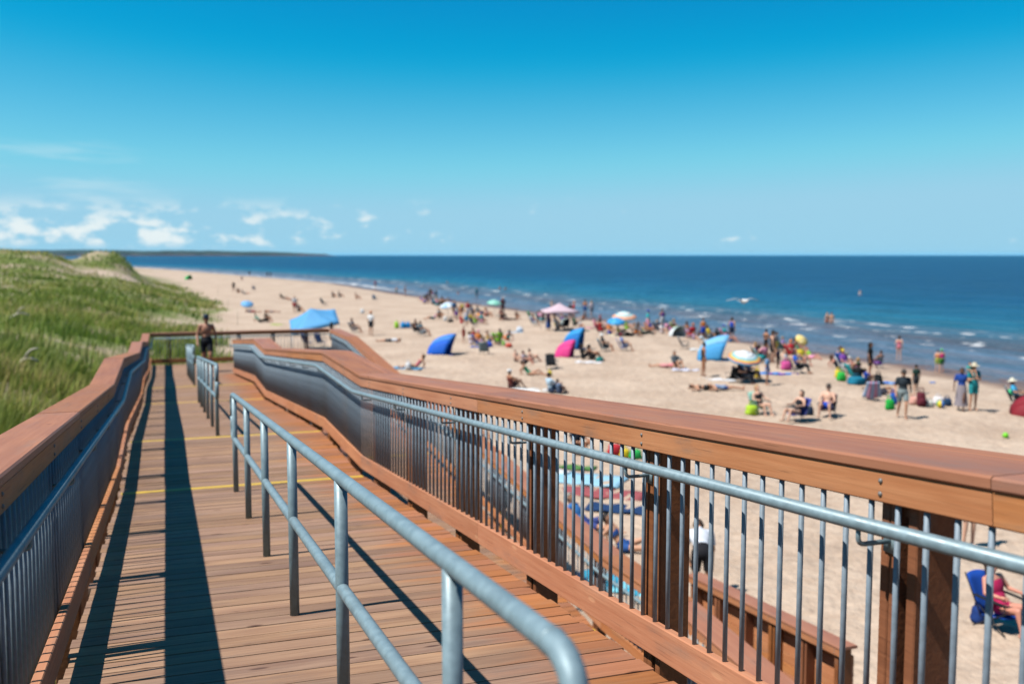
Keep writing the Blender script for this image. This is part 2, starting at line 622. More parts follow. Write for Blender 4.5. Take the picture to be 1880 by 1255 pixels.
m, t, b = new_mat('beach_sand')
geo = N(t, 'ShaderNodeNewGeometry')
at = N(t, 'ShaderNodeAttribute', attribute_name='shore')
tu = N(t, 'ShaderNodeAttribute', attribute_name='turf')
n1 = N(t, 'ShaderNodeTexNoise', inp={'Scale': 3.2, 'Detail': 7.0, 'Roughness': 0.6})
n2 = N(t, 'ShaderNodeTexNoise', inp={'Scale': 0.25, 'Detail': 4.0})
n3 = N(t, 'ShaderNodeTexNoise', inp={'Scale': 220.0, 'Detail': 2.0})
for n in (n1, n2, n3):
    L(t, geo.outputs['Position'], n.inputs['Vector'])
dry = N(t, 'ShaderNodeMix', data_type='RGBA', inp={'A': lin('#bea48d'), 'B': lin('#dfc7b0')})
L(t, maprange(t, math_node(t, 'ADD', math_node(t, 'MULTIPLY', n1.outputs['Fac'], 0.5), math_node(t, 'MULTIPLY', n2.outputs['Fac'], 0.5)), 0.32, 0.66), dry.inputs['Factor'])
grn = N(t, 'ShaderNodeMix', data_type='RGBA', blend_type='MULTIPLY', inp={'Factor': 0.35})
L(t, dry.outputs['Result'], grn.inputs['A'])
L(t, n3.outputs['Color'], grn.inputs['B'])
grn.inputs['Factor'].default_value = 0.12
wet = N(t, 'ShaderNodeMix', data_type='RGBA', inp={'B': lin('#7d5b48')})
wf = maprange(t, math_node(t, 'ADD', at.outputs['Fac'], math_node(t, 'MULTIPLY', math_node(t, 'SUBTRACT', n2.outputs['Fac'], 0.5), 3.0)), 1.0, 4.0, 1.0, 0.0)
L(t, wf, wet.inputs['Factor'])
L(t, grn.outputs['Result'], wet.inputs['A'])
turf = N(t, 'ShaderNodeMix', data_type='RGBA', inp={'B': lin('#74803c')})
L(t, math_node(t, 'MULTIPLY', tu.outputs['Fac'], maprange(t, n2.outputs['Fac'], 0.36, 0.56, 0.25, 1.0)), turf.inputs['Factor'])
L(t, wet.outputs['Result'], turf.inputs['A'])
L(t, turf.outputs['Result'], b.inputs['Base Color'])
L(t, maprange(t, wf, 0, 1, 0.92, 0.35, False), b.inputs['Roughness'])
b.inputs['Specular IOR Level'].default_value = 0.25
nb = N(t, 'ShaderNodeTexNoise', inp={'Scale': 5.5, 'Detail': 5.0, 'Roughness': 0.55})
L(t, geo.outputs['Position'], nb.inputs['Vector'])
vf = N(t, 'ShaderNodeTexVoronoi', feature='SMOOTH_F1', inp={'Scale': 2.3, 'Smoothness': 0.7})
L(t, geo.outputs['Position'], vf.inputs['Vector'])
bp = N(t, 'ShaderNodeBump', inp={'Strength': 0.8, 'Distance': 0.09})
L(t, math_node(t, 'ADD', nb.outputs['Fac'], math_node(t, 'MULTIPLY', vf.outputs['Distance'], 0.8)), bp.inputs['Height'])
L(t, bp.outputs[0], b.inputs['Normal'])
g_o = put('ground', me, m)
tag(g_o, 'pale pinkish sand of the beach running from the dune to the sea', kind='structure')

# ------------------------------------------------------------------ sea
wo_ = axis_coords([(-6, 0, 0.6), (0, 40, 0.7), (40, 140, 4), (140, 600, 46), (600, 3000, 300), (3000, 40000, 5000)])
wy_ = axis_coords([(-400, 0, 40), (0, 40, 5), (40, 140, 1.2), (140, 520, 8), (520, 3000, 200), (3000, 30000, 4500)])
WO, WY = np.meshgrid(wo_, wy_)
WX = shore_x(WY) + WO
SEA_Z = -0.42
wave = 0.07 * np.sin(WO * 0.9 + 2.2 * fbm(WY * 0.05, WO * 0.02)) * smooth01(1, 9, WO) * (1 - smooth01(60, 120, WO))
WZ = SEA_Z + wave
me = grid_mesh('sea', WX, WY, WZ)
point_attr(me, 'offshore', np.clip(WO, -10, 4000))
point_attr(me, 'along', np.clip(WY, -400, 4000))
m, t, b = new_mat('sea_water')
geo = N(t, 'ShaderNodeNewGeometry')
of = N(t, 'ShaderNodeAttribute', attribute_name='offshore')
al = N(t, 'ShaderNodeAttribute', attribute_name='along')
cb = N(t, 'ShaderNodeCombineXYZ')
L(t, math_node(t, 'MULTIPLY', of.outputs['Fac'], 0.35), cb.inputs['X'])
L(t, math_node(t, 'MULTIPLY', al.outputs['Fac'], 0.055), cb.inputs['Y'])
band = N(t, 'ShaderNodeTexNoise', inp={'Scale': 1.0, 'Detail': 4.0, 'Roughness': 0.55})
L(t, cb.outputs[0], band.inputs['Vector'])
offn = math_node(t, 'ADD', of.outputs['Fac'], math_node(t, 'MULTIPLY', math_node(t, 'SUBTRACT', band.outputs['Fac'], 0.5), 22.0))
cr = N(t, 'ShaderNodeValToRGB')
L(t, maprange(t, offn, 0, 120, 0, 1, False), cr.inputs[0])
els = cr.color_ramp.elements
els[0].position = 0.0
els[0].color = lin('#7c7780')
els[1].position = 1.0
els[1].color = lin('#013a66')
for pos, c in ((0.06, '#5f7690'), (0.12, '#66626c'), (0.17, '#50687c'), (0.24, '#2a6c86'), (0.36, '#0e5c80'), (0.6, '#034872')):
    e_ = els.new(pos)
    e_.color = lin(c)
# foam crests: short streaks along the shore in the shallows
cb2 = N(t, 'ShaderNodeCombineXYZ')
L(t, math_node(t, 'MULTIPLY', of.outputs['Fac'], 0.55), cb2.inputs['X'])
L(t, math_node(t, 'MULTIPLY', al.outputs['Fac'], 0.30), cb2.inputs['Y'])
fo = N(t, 'ShaderNodeTexNoise', inp={'Scale': 1.0, 'Detail': 3.0, 'Roughness': 0.55})
L(t, cb2.outputs[0], fo.inputs['Vector'])
zone = math_node(t, 'MULTIPLY', maprange(t, of.outputs['Fac'], 5, 10), maprange(t, of.outputs['Fac'], 28, 20))
foam = math_node(t, 'MULTIPLY', maprange(t, fo.outputs['Fac'], 0.605, 0.65), zone)
cb3 = N(t, 'ShaderNodeCombineXYZ')
L(t, math_node(t, 'MULTIPLY', of.outputs['Fac'], 1.2), cb3.inputs['X'])
L(t, math_node(t, 'MULTIPLY', al.outputs['Fac'], 0.10), cb3.inputs['Y'])
fo2 = N(t, 'ShaderNodeTexNoise', inp={'Scale': 1.0, 'Detail': 3.0})
L(t, cb3.outputs[0], fo2.inputs['Vector'])
far = math_node(t, 'MULTIPLY', maprange(t, al.outputs['Fac'], 150, 210), math_node(t, 'MULTIPLY', maprange(t, of.outputs['Fac'], 0.2, 1.0), maprange(t, of.outputs['Fac'], 6, 2.5)))
foam = math_node(t, 'MAXIMUM', foam, math_node(t, 'MULTIPLY', maprange(t, fo2.outputs['Fac'], 0.42, 0.55), far))
fm = N(t, 'ShaderNodeMix', data_type='RGBA', inp={'B': (0.38, 0.39, 0.40, 1)})
L(t, foam, fm.inputs['Factor'])
ripple_tone = N(t, 'ShaderNodeTexNoise', inp={'Scale': 1.0, 'Detail': 6.0, 'Roughness': 0.7})
cb4 = N(t, 'ShaderNodeCombineXYZ')
L(t, math_node(t, 'MULTIPLY', of.outputs['Fac'], 0.16), cb4.inputs['X'])
L(t, math_node(t, 'MULTIPLY', al.outputs['Fac'], 0.05), cb4.inputs['Y'])
L(t, cb4.outputs[0], ripple_tone.inputs['Vector'])
chm = N(t, 'ShaderNodeHueSaturation')
L(t, cr.outputs['Color'], chm.inputs['Color'])
L(t, maprange(t, ripple_tone.outputs['Fac'], 0.3, 0.7, 0.62, 1.3, False), chm.inputs['Value'])  # light and dark of ripples painted into the water colour as streaks
L(t, chm.outputs['Color'], fm.inputs['A'])
L(t, fm.outputs['Result'], b.inputs['Base Color'])
L(t, maprange(t, foam, 0, 1, 0.28, 0.9, False), b.inputs['Roughness'])
b.inputs['IOR'].default_value = 1.33
b.inputs['Specular IOR Level'].default_value = 0.14
wv = N(t, 'ShaderNodeTexNoise', inp={'Scale': 1.0, 'Detail': 8.0, 'Roughness': 0.62})
mpw = N(t, 'ShaderNodeMapping', inp={'Scale': (0.55, 0.28, 1), 'Rotation': (0, 0, 0.45)})
L(t, geo.outputs['Position'], mpw.inputs[0])
L(t, mpw.outputs[0], wv.inputs['Vector'])
wv2 = N(t, 'ShaderNodeTexNoise', inp={'Scale': 1.0, 'Detail': 5.0, 'Roughness': 0.6})
mpw2 = N(t, 'ShaderNodeMapping', inp={'Scale': (0.10, 0.035, 1), 'Rotation': (0, 0, 0.35)})
L(t, geo.outputs['Position'], mpw2.inputs[0])
L(t, mpw2.outputs[0], wv2.inputs['Vector'])
bp = N(t, 'ShaderNodeBump', inp={'Strength': 1.0, 'Distance': 1.0})
L(t, math_node(t, 'ADD', wv.outputs['Fac'], math_node(t, 'MULTIPLY', wv2.outputs['Fac'], 4.0)), bp.inputs['Height'])
L(t, bp.outputs[0], b.inputs['Normal'])
tag(put('sea', me, m), 'blue sea with small waves breaking along the beach', kind='structure')

# ------------------------------------------------------------------ headland on the horizon
hx = np.linspace(-4200, -1190, 90)
rows = []
top = np.interp(hx, [-4200, -2300, -1900, -1500, -1330, -1250, -1190], [46, 34, 33, 26, 17, 15, -1]) + 5 * (vnoise(hx * 0.011, hx * 0) - 0.5) + 3 * (vnoise(hx * 0.05, hx * 0) - 0.5)
for dy, fz in ((0, -2), (6, 0.55), (20, 0.8), (120, 1.0), (700, 0.9), (900, -2)):
    rows.append([(x, 6000 + dy + 40 * vnoise(x * 0.02, 3), (SEA_Z - 1.5 if fz < 0 else SEA_Z + max(tz, 0) * fz)) for x, tz in zip(hx, top)])
A = np.array(rows)
me = grid_mesh('headland', A[:, :, 0], A[:, :, 1], A[:, :, 2])
m, t, b = new_mat('headland')
geo = N(t, 'ShaderNodeNewGeometry')
sz = N(t, 'ShaderNodeSeparateXYZ')
L(t, geo.outputs['Position'], sz.inputs[0])
nh = N(t, 'ShaderNodeTexNoise', inp={'Scale': 0.012, 'Detail': 4.0})
L(t, geo.outputs['Position'], nh.inputs['Vector'])
mx = N(t, 'ShaderNodeMix', data_type='RGBA', inp={'A': lin('#4c3a3c'), 'B': lin('#143430')})
L(t, maprange(t, math_node(t, 'ADD', sz.outputs['Z'], math_node(t, 'MULTIPLY', nh.outputs['Fac'], 30.0)), 21, 26), mx.inputs['Factor'])
L(t, mx.outputs['Result'], b.inputs['Base Color'])
b.inputs['Roughness'].default_value = 0.9
tag(put('headland', me, m), 'low wooded headland with red cliffs across the water', kind='structure')

# ================================================================== boardwalk
KS = [10.3, 12.9, 20.9, 23.5, 31.1]
GR = 1 / 12.0
S_END = 34.5
CAP_H = 1.045                                # cap top above the deck


def cap_up(s):
    c = lambda a, lo, hi: min(max(a, lo), hi) - lo
    return EYE + 0.033 - GR * (min(s, KS[0]) + 5 + c(s, KS[1], KS[2]) + c(s, KS[3], KS[4]))


Z_LAND = cap_up(40)
_LS = [-6, 1.5, 9.9, 11.8, 20.8, 22.8, 31.1, 60]
_LZ = [Z_LAND - 2.19, Z_LAND - 2.19, Z_LAND - 1.44, Z_LAND - 1.44, Z_LAND - 0.69, Z_LAND - 0.69, Z_LAND, Z_LAND]


def cap_low(s):
    return float(np.interp(s, _LS, _LZ))


def cap_third(s):
    return EYE + float(np.interp(s, [4, 13.7], [-4.45, -5.06]))


def SP(s, p, z):
    v = DV * s + QV * p
    return Vector((v.x, v.y, z))


def splits(a, b, marks, mx=4.4):
    pts = [a] + [k for k in marks if a + 0.05 < k < b - 0.05] + [b]
    out = []
    for u, w in zip(pts, pts[1:]):
        n = max(1, math.ceil((w - u) / mx))
        out += [(u + (w - u) * i / n, u + (w - u) * (i + 1) / n) for i in range(n)]
    return out


BAL = tube_data([(0, 0, -0.40), (0, 0, 0.40)], 0.0092, 8)
BAL_ME = mesh('baluster', *BAL, True)
BOLT_ME = mesh('bolt', *lathe([(0.0, 0.006), (0.006, 0.003), (0.008, 0.001), (0.008, -0.004)], 8), True)
POST_PLIES = ((-0.072, -0.034), (0.002, 0.038), (0.0405, 0.076))


def post_mesh(h):
    """three plies side by side (local X = along the rail, Y = outwards), top at z=0"""
    parts = []
    for a, bb in POST_PLIES:
        me_ = box_mesh(h, bb - a, 0.14, 0.004)
        vs_ = [Vector(((a + bb) / 2 + q.co.y, 0.07 + q.co.z, -h / 2 - q.co.x)) for q in me_.vertices]
        parts.append((vs_, [tuple(p.vertices) for p in me_.polygons]))
    # spacer blocks in the gap
    for zz in (0.07, h * 0.8):
        parts.append(([Vector((x, y, -zz + k)) for x in (-0.034, 0.002) for y in (0.02, 0.12) for k in (-0.06, 0.06)],
                      [(0, 1, 3, 2), (4, 6, 7, 5), (0, 4, 5, 1), (2, 3, 7, 6), (0, 2, 6, 4), (1, 5, 7, 3)]))
    return mesh('post', *join_data(parts))


def railing(name, label, pos, zc, u0, u1, kinks, posts, cap_off, tang, outw, handrail=True, balusters=True, panel=False,
            brackets=True, marks=None, bal_pitch=0.1115, bolts_to=13.0, group='wooden boardwalk railings', kick=(0.023, -0.93)):
    base = pos(u0, 0)
    th = empty(name, (base[0], base[1], float(ground_z(base[0], base[1]))), 0, label, 'railing', group)
    P = lambda u, off, dz: Vector(pos(u, off)) + Vector((0, 0, zc(u) + dz))
    ks = [k for k in kinks if u0 < k < u1]
    gap = 0.0015
    for a, bb in splits(u0, u1, sorted(ks + (marks or [])), 4.6):
        for o0, o1 in cap_off:
            j = random.uniform(-0.0015, 0.0015)
            beam('cap_board', P(a + gap, (o0 + o1) / 2, -0.019 + j), P(bb - gap, (o0 + o1) / 2, -0.019 + j), abs(o1 - o0) - 0.003, 0.038, M_CAP, th, 0.007)
        beam('fascia_board', P(a + gap, 0.023, -0.0835), P(bb - gap, 0.023, -0.0835), 0.038, 0.088, M_RAIL, th)
        beam('kick_board', P(a + gap, *kick), P(bb - gap, *kick), 0.038, 0.14, M_RAIL, th)
    rot = Matrix(((tang.x, outw.x, 0, 0), (tang.y, outw.y, 0, 0), (0, 0, 1, 0), (0, 0, 0, 1)))
    n = int((u1 - u0 - 0.08) / bal_pitch)
    if balusters:
        for i in range(n):
            u = u0 + 0.06 + i * bal_pitch
            put('baluster', BAL_ME, M_BAR, th, Matrix.Translation(P(u, 0.023, -0.4935)))
    if panel:
        for i in range(6):
            z0 = -0.20 - i * 0.137
            beam('side_board', P(u0 + 0.02, 0.205, z0), P(u1 - 0.02, 0.205, z0), 0.036, 0.132, M_RAIL, th)
    for u in posts:
        if not (u0 < u < u1):
            continue
        tp = P(u, 0.044, -0.0395)
        gz = float(ground_z(tp.x, tp.y)) - 0.3
        h = tp.z - gz
        po = put('post', post_mesh(h), M_POST, th, Matrix.Translation(tp) @ rot)
        if u < bolts_to:
            for dz in (-0.065, -0.103):
                M = Matrix.Translation(P(u + 0.035, 0.0025, dz)) @ rot @ Matrix.Rotation(R(90), 4, 'X')
                bo = put('bolt', BOLT_ME, M_BOLT, None, M)
                bo.parent = po
                bo.matrix_basis = po_inv(th, po) @ M
    if handrail:
        path = [P(u, -0.072, -0.18) for u in [u0 + 0.02] + ks + [u1 - 0.03]]
        hr = tube('handrail', round_path(path, 0.16, 4), 0.0212, M_PIPE, th, 14)
        if brackets:
            for u in posts:
                if not (u0 + 0.1 < u < u1 - 0.1):
                    continue
                o = P(u + 0.03, -0.072, -0.18)
                q = [o + Vector((0, 0, -0.012)), o + Vector((0, 0, -0.062)), o + Vector((0, 0, -0.062)) + outw * 0.114]
                d1 = tube_data(round_path(q, 0.03, 4), 0.0075, 8)
                c = P(u + 0.03, 0.0435, -0.245)
                pl = []
                for sx in (-1, 1):
                    for sy in (-1, 1):
                        for sz in (-1, 1):
                            pl.append(c + tang * 0.026 * sx + outw * (0.003 * sy - 0.003) + Vector((0, 0, 0.032 * sz)))
                d2 = (pl, [(0, 1, 3, 2), (4, 6, 7, 5), (0, 4, 5, 1), (2, 3, 7, 6), (0, 2, 6, 4), (1, 5, 7, 3)])
                br = put('bracket', mesh('bracket', *join_data([d1, d2]), True), M_PIPE)
                br.parent = hr
                br.matrix_basis = po_inv(th, hr)
    return th


def po_inv(th, part):
    return (mat_of(th) @ part.matrix_basis).inverted()


PR, PL_ = 1.906, -0.481
run_pos = lambda p0, side: (lambda u, off: tuple(SP(u, p0 + side * off, 0)))

railing('boardwalk_railing', 'long orange-brown wooden railing with grey bars on the sea side of the upper ramp', run_pos(PR, 1), cap_up, -2.4, 31.1, KS,
        [2.25 + 1.5 * i for i in range(-3, 20)], [(-0.006, 0.285), (0.288, 0.38)], DV, QV, marks=[1.88, 6.15])
railing('boardwalk_railing', 'shaded wooden railing on the grass side of the upper ramp', run_pos(PL_, -1), cap_up, -2.4, S_END, KS,
        [1.8 + 1.5 * i for i in range(-2, 22)], [(-0.006, 0.225)], DV, -QV, marks=[2.0, 6.2], kick=(-0.012, -0.88))
railing('boardwalk_railing', 'wooden railing closing the far landing behind the walking man', lambda u, off: tuple(SP(S_END + off, u, 0)), lambda u: Z_LAND, -0.46, 5.36, [],
        [0.1 + 1.12 * i for i in range(6)], [(-0.006, 0.225)], QV, DV)
railing('boardwalk_railing', 'wooden railing on the beach side of the lower ramp, pipe handrail below its cap', run_pos(5.38, 1), cap_low, 4.0, S_END, [9.9, 11.8, 20.8, 22.8, 31.1],
        [4.6 + 1.5 * i for i in range(0, 21)], [(-0.006, 0.34)], DV, QV)
railing('boardwalk_railing', 'wooden railing between the two ramps, just behind the long sunlit railing', run_pos(2.985, -1), cap_low, 14.0, 31.1, [20.8, 22.8],
        [14.4 + 1.5 * i for i in range(0, 12)], [(-0.006, 0.2)], DV, -QV, brackets=False)
railing('boardwalk_railing', 'low boarded railing stub ending on the sand near the bending person', run_pos(7.75, 1), cap_third, 9.9, 13.7, [],
        [9.99 + 0.72 * i for i in range(0, 6)], [(-0.006, 0.26)], DV, QV, handrail=False, balusters=False, panel=True)


def deck(name, label, zf, p0, p1, s0, s1, breaks, stripes, mat=M_DECK):
    c = SP((s0 + s1) / 2, (p0 + p1) / 2, 0)
    th = empty(name, (c.x, c.y, float(ground_z(c.x, c.y))), 0, label, 'boardwalk', 'wooden ramps of the boardwalk')
    pitch = 0.1505
    n = int((s1 - s0) / pitch)
    me_ = box_mesh(p1 - p0, 0.1392, 0.036, 0.001)
    for i in range(n):
        s = s0 + (i + 0.5) * pitch
        sl = (zf(s + 0.02) - zf(s - 0.02)) / 0.04
        Y = (DV + Vector((0, 0, sl))).normalized()
        Z = QV.cross(Y)
        jp = random.uniform(-0.012, 0.012)
        M = Matrix(((QV.x, Y.x, Z.x, 0), (QV.y, Y.y, Z.y, 0), (QV.z, Y.z, Z.z, 0), (0, 0, 0, 1)))
        M = M @ Matrix.Rotation(random.uniform(-0.0012, 0.0012), 4, 'Z')
        M.translation = SP(s, (p0 + p1) / 2 + jp, zf(s) - CAP_H - 0.018 + random.uniform(-0.0012, 0.0012))
        put('plank', me_, mat, th, M)
    for a, bb in splits(s0, s1, breaks, 50):
        for pp in (p0 + 0.09, (p0 + p1) / 2 - 0.3, (p0 + p1) / 2 + 0.3, p1 - 0.09):
            beam('stringer', SP(a + 0.003, pp, zf(a) - CAP_H - 0.037 - 0.118), SP(bb - 0.003, pp, zf(bb) - CAP_H - 0.037 - 0.118), 0.038, 0.23, M_JOIST, th)
    for s in stripes:
        A, B = SP(s, p0 + 0.02, zf(s) - CAP_H + 0.004), SP(s, p1 - 0.02, zf(s) - CAP_H + 0.004)
        beam('painted_stripe', A, B, 0.085, 0.003, M_YEL, th, 0.001)
    return th


deck('upper_ramp', 'orange-brown plank ramp with yellow stripes where the man walks', cap_up, -0.46, 1.893, -2.4, 31.1, KS, [10.0, 12.95, 20.9, 23.45])
deck('far_landing', 'level plank landing at the far end where the ramps turn back', lambda s: Z_LAND, -0.46, 5.36, 31.12, 34.52, [], [])
deck('lower_ramp', 'lower plank ramp running back along the beach behind the long railing', cap_low, 3.0, 5.36, 2.0, 31.05, [9.9, 11.8, 20.8, 22.8], [9.7, 11.9, 20.7])
deck('sand_ramp', 'short plank ramp ending on the sand beside the boarded railing', lambda s: cap_third(s) - 0.06, 5.95, 7.72, 4.2, 13.7, [], [])


# ------------------------------------------------------------------ centre guard rails of galvanised pipe
def pipe_guard(label, pc, zf, sa, sb, posts):
    c = SP(sa, pc, 0)
    th = empty('pipe_guard_rail', (c.x, c.y, zf(sa) - CAP_H), 0, label, 'guard rail', 'galvanised pipe guard rails along the ramps')
    Q = lambda s, h: SP(s, pc, zf(s) - CAP_H + h)
    loop = [Q(sa, 0.915), Q(sb, 0.915), Q(sb, 0.50), Q(sa, 0.50)]
    pts = round_path(loop, 0.11, 6, closed=True)
    # top rail and the two end bends as one pipe, the lower rail as another
    top = [p for p in pts]
    i0 = 0
    k = 7
    bends = {i: pts[i * k:(i + 1) * k] for i in range(4)}
    tube('top_rail', [bends[3][-1] * 0.5 + bends[0][0] * 0.5] + bends[0] + bends[1] + [bends[1][-1] * 0.5 + bends[2][0] * 0.5], 0.024, M_PIPE, th, 14)
    tube('lower_rail', [bends[1][-1] * 0.5 + bends[2][0] * 0.5] + bends[2] + bends[3] + [bends[3][-1] * 0.5 + bends[0][0] * 0.5], 0.0235, M_PIPE, th, 14)
    for s in posts:
        tube('post', [Q(s, -0.002), Q(s, 0.45), Q(s, 0.905)], 0.0242, M_PIPE, th, 14)
    # weld collar where the bend meets the straight pipe
    a = bends[0][-1]
    dr = (bends[1][0] - bends[0][-1]).normalized()
    tube('weld_collar', [a - dr * 0.004, a + dr * 0.004], 0.0256, M_PIPE, th, 14)
    return th


pipe_guard('near galvanised pipe guard rail with bent end in the foreground', 0.592, cap_up, 1.38, 9.86, [2.1 + 1.5 * i for i in range(6)])
pipe_guard('second galvanised pipe guard rail in the middle of the ramp', 0.60, cap_up, 12.98, 20.85, [13.17 + 1.5 * i for i in range(6)])
pipe_guard('farthest galvanised pipe guard rail just before the walking man', 0.60, cap_up, 23.6, 31.0, [23.8 + 1.42 * i for i in range(6)])
pipe_guard('pipe guard rail on the lower ramp glimpsed under the kick boards', 3.9, cap_low, 3.2, 9.6, [3.4 + 1.5 * i for i in range(5)])

# ================================================================== dune grass
def make_grass():
    n = 560000
    r = 3.0 * (210.0 / 3.0) ** (RNG.random(n) ** 0.82)
    az = R(-62) + RNG.random(n) * R(66)
    x, y = r * np.sin(az), r * np.cos(az)
    s, p = sp_of(x, y)
    g = grass_mask(x, y)
    patch = fbm(x * 0.35 + 3, y * 0.35)
    bare = smooth01(0.62, 0.74, fbm(x * 0.11 + 31, y * 0.06 + 8)) * smooth01(18, 45, r)
    keep = (RNG.random(n) < g * (0.12 + 1.35 * patch ** 1.3) * (1 - 0.8 * bare)) & (p < np.interp(s, [0, 34, 36], [-0.75, -0.75, 50]))
    x, y, r, patch = x[keep], y[keep], r[keep], patch[keep]
    z = ground_z(x, y)
    n = len(x)
    h = (0.42 + 0.42 * RNG.random(n)) * (0.75 + 0.5 * patch)
    w = 0.0045 + 0.00042 * r
    h = h * np.interp(r, [0, 40, 140], [1, 1, 0.62])
    yaw = RNG.random(n) * 2 * np.pi
    lean = (0.12 + 0.5 * RNG.random(n) ** 1.5) * h
    la = R(15) + RNG.normal(0, 0.8, n)
    lx, ly = np.cos(la) * lean, np.sin(la) * lean
    wx, wy = np.cos(yaw) * w, np.sin(yaw) * w
    V = np.zeros((n, 5, 3), np.float32)
    V[:, 0] = np.stack([x - wx, y - wy, z - 0.05], 1)
    V[:, 1] = np.stack([x + wx, y + wy, z - 0.05], 1)
    V[:, 2] = np.stack([x + lx * 0.3 + wx * 0.8, y + ly * 0.3 + wy * 0.8, z + h * 0.6], 1)
    V[:, 3] = np.stack([x + lx * 0.3 - wx * 0.8, y + ly * 0.3 - wy * 0.8, z + h * 0.6], 1)
    V[:, 4] = np.stack([x + lx, y + ly, z + h], 1)
    b0 = np.arange(n) * 5
    me = bpy.data.meshes.new('dune_grass')
    me.vertices.add(n * 5)
    me.vertices.foreach_set('co', V.ravel())
    loops = np.stack([b0, b0 + 1, b0 + 2, b0 + 3, b0 + 3, b0 + 2, b0 + 4], 1).astype(np.int32)
    me.loops.add(n * 7)
    me.loops.foreach_set('vertex_index', loops.ravel())
    st = np.stack([np.arange(n) * 7, np.arange(n) * 7 + 4], 1).astype(np.int32)
    me.polygons.add(n * 2)
    me.polygons.foreach_set('loop_start', st.ravel())
    me.update(calc_edges=True)
    dryv = (fbm(x * 0.10 + 20, y * 0.22 + 4) - 0.5) * 1.4 + 0.42 + RNG.normal(0, 0.17, n)
    a = me.attributes.new('dry', 'FLOAT', 'POINT')
    a.data.foreach_set('value', np.repeat(dryv.astype(np.float32), 5))
    hh = me.attributes.new('tip', 'FLOAT', 'POINT')
    hh.data.foreach_set('value', np.tile(np.array([0, 0, .6, .6, 1], np.float32), n))
    m, t, b = new_mat('grass_blades')
    at = N(t, 'ShaderNodeAttribute', attribute_name='dry')
    cr = N(t, 'ShaderNodeValToRGB')
    L(t, at.outputs['Fac'], cr.inputs[0])
    e = cr.color_ramp.elements
    e[0].position, e[0].color = 0.2, lin('#66882e')
    e[1].position, e[1].color = 0.95, lin('#dcc890')
    for ps, c in ((0.42, '#8ea63e'), (0.60, '#a6b04e'), (0.74, '#c6ba70')):
        q = e.new(ps)
        q.color = lin(c)
    tp = N(t, 'ShaderNodeAttribute', attribute_name='tip')
    mx = N(t, 'ShaderNodeMix', data_type='RGBA', inp={'B': lin('#cdc07c')})
    L(t, math_node(t, 'MULTIPLY', math_node(t, 'POWER', tp.outputs['Fac'], 3.0), 0.4), mx.inputs['Factor'])
    L(t, cr.outputs['Color'], mx.inputs['A'])
    L(t, mx.outputs['Result'], b.inputs['Base Color'])
    b.inputs['Roughness'].default_value = 0.6
    b.inputs['Specular IOR Level'].default_value = 0.2
    tr = N(t, 'ShaderNodeBsdfTranslucent')
    L(t, mx.outputs['Result'], tr.inputs['Color'])
    ms = N(t, 'ShaderNodeMixShader', inp={'Fac': 0.3})
    L(t, b.outputs[0], ms.inputs[1])
    L(t, tr.outputs[0], ms.inputs[2])
    L(t, ms.outputs[0], t.nodes['Material Output'].inputs['Surface'])
    tag(put('dune_grass', me, m), 'tall green and straw-coloured marram grass covering the dunes', 'grass', kind='stuff')


make_grass()


# ------------------------------------------------------------------ pixel -> place helpers
def pix_ray(px, py):
    x, v = (px - 940) / FPX, -(py - 627.5) / FPX
    c, s = math.cos(PITCH), math.sin(PITCH)
    return Vector((x, c + v * s, -s + v * c))


def on_ground(px, py, zoff=0.0):
    """where the ray through a photo pixel meets the sand"""
    r = pix_ray(px, py)
    t_ = (0 - EYE) / r.z
    for _ in range(12):
        q = r * t_
        z = max(float(ground_z(q.x, q.y)), SEA_Z if zoff == 'sea' else -9)
        t_ = t_ * 0.4 + 0.6 * (z - EYE) / r.z
    q = r * t_
    return Vector((q.x, q.y, max(float(ground_z(q.x, q.y)), -9)))


# driftwood in the grass
M_DRIFT = plain('driftwood', '#cfc6b2', 0.9, 0.25, 14)


def driftwood(label, x, y, rz, ln, up=0.6):
    z = float(ground_z(x, y))
    th = empty('driftwood', (x, y, z), rz, label, 'driftwood', 'bleached driftwood in the grass')
    def br(name, pts, r0, r1):
        n = len(pts)
        v, f = tube_data(round_path(pts, 0.25, 3), 0.1, 8)
        k = len(v) // 8
        rr = [r0 + (r1 - r0) * i / (k - 1) for i in range(k)]
        v, f = tube_data(round_path(pts, 0.25, 3), rr, 8)
        put(name, mesh(name, v, f, True), M_DRIFT, th, None, world=False)
    br('trunk', [(-ln * 0.6, 0, 0.1), (-ln * 0.2, 0.1, up * 0.6), (0.1 * ln, 0, up), (ln * 0.45, -0.1, up * 0.75)], 0.08, 0.05)
    br('branch', [(0.0, 0.03, up * 0.95), (0.2, -0.1, up + 0.25), (0.45, -0.2, up + 0.3)], 0.05, 0.02)
    br('branch', [(-ln * 0.2, 0.1, up * 0.6), (-ln * 0.1, 0.35, up * 0.9), (0.1, 0.5, up * 0.9)], 0.04, 0.015)


def along(px, py, dist):
    r = pix_ray(px, py)
    return r * (dist / r.y)


def in_grass(px, py, over):
    """where the ray through a photo pixel meets the top of the grass"""
    r = pix_ray(px, py)
    for k in range(40, 4000):
        q = r * (k * 0.1)
        if EYE + q.z < float(ground_z(q.x, q.y)) + over:
            return q
    return q


q = in_grass(45, 655, 0.62)
driftwood('bleached driftwood branch lying in the grass near the left railing', q.x, q.y, 0.35, 0.9, 0.62)
q = in_grass(32, 573, 0.72)
driftwood('thin pale driftwood farther back in the grass, toward the dunes', q.x, q.y, 0.2, 1.5, 0.72)

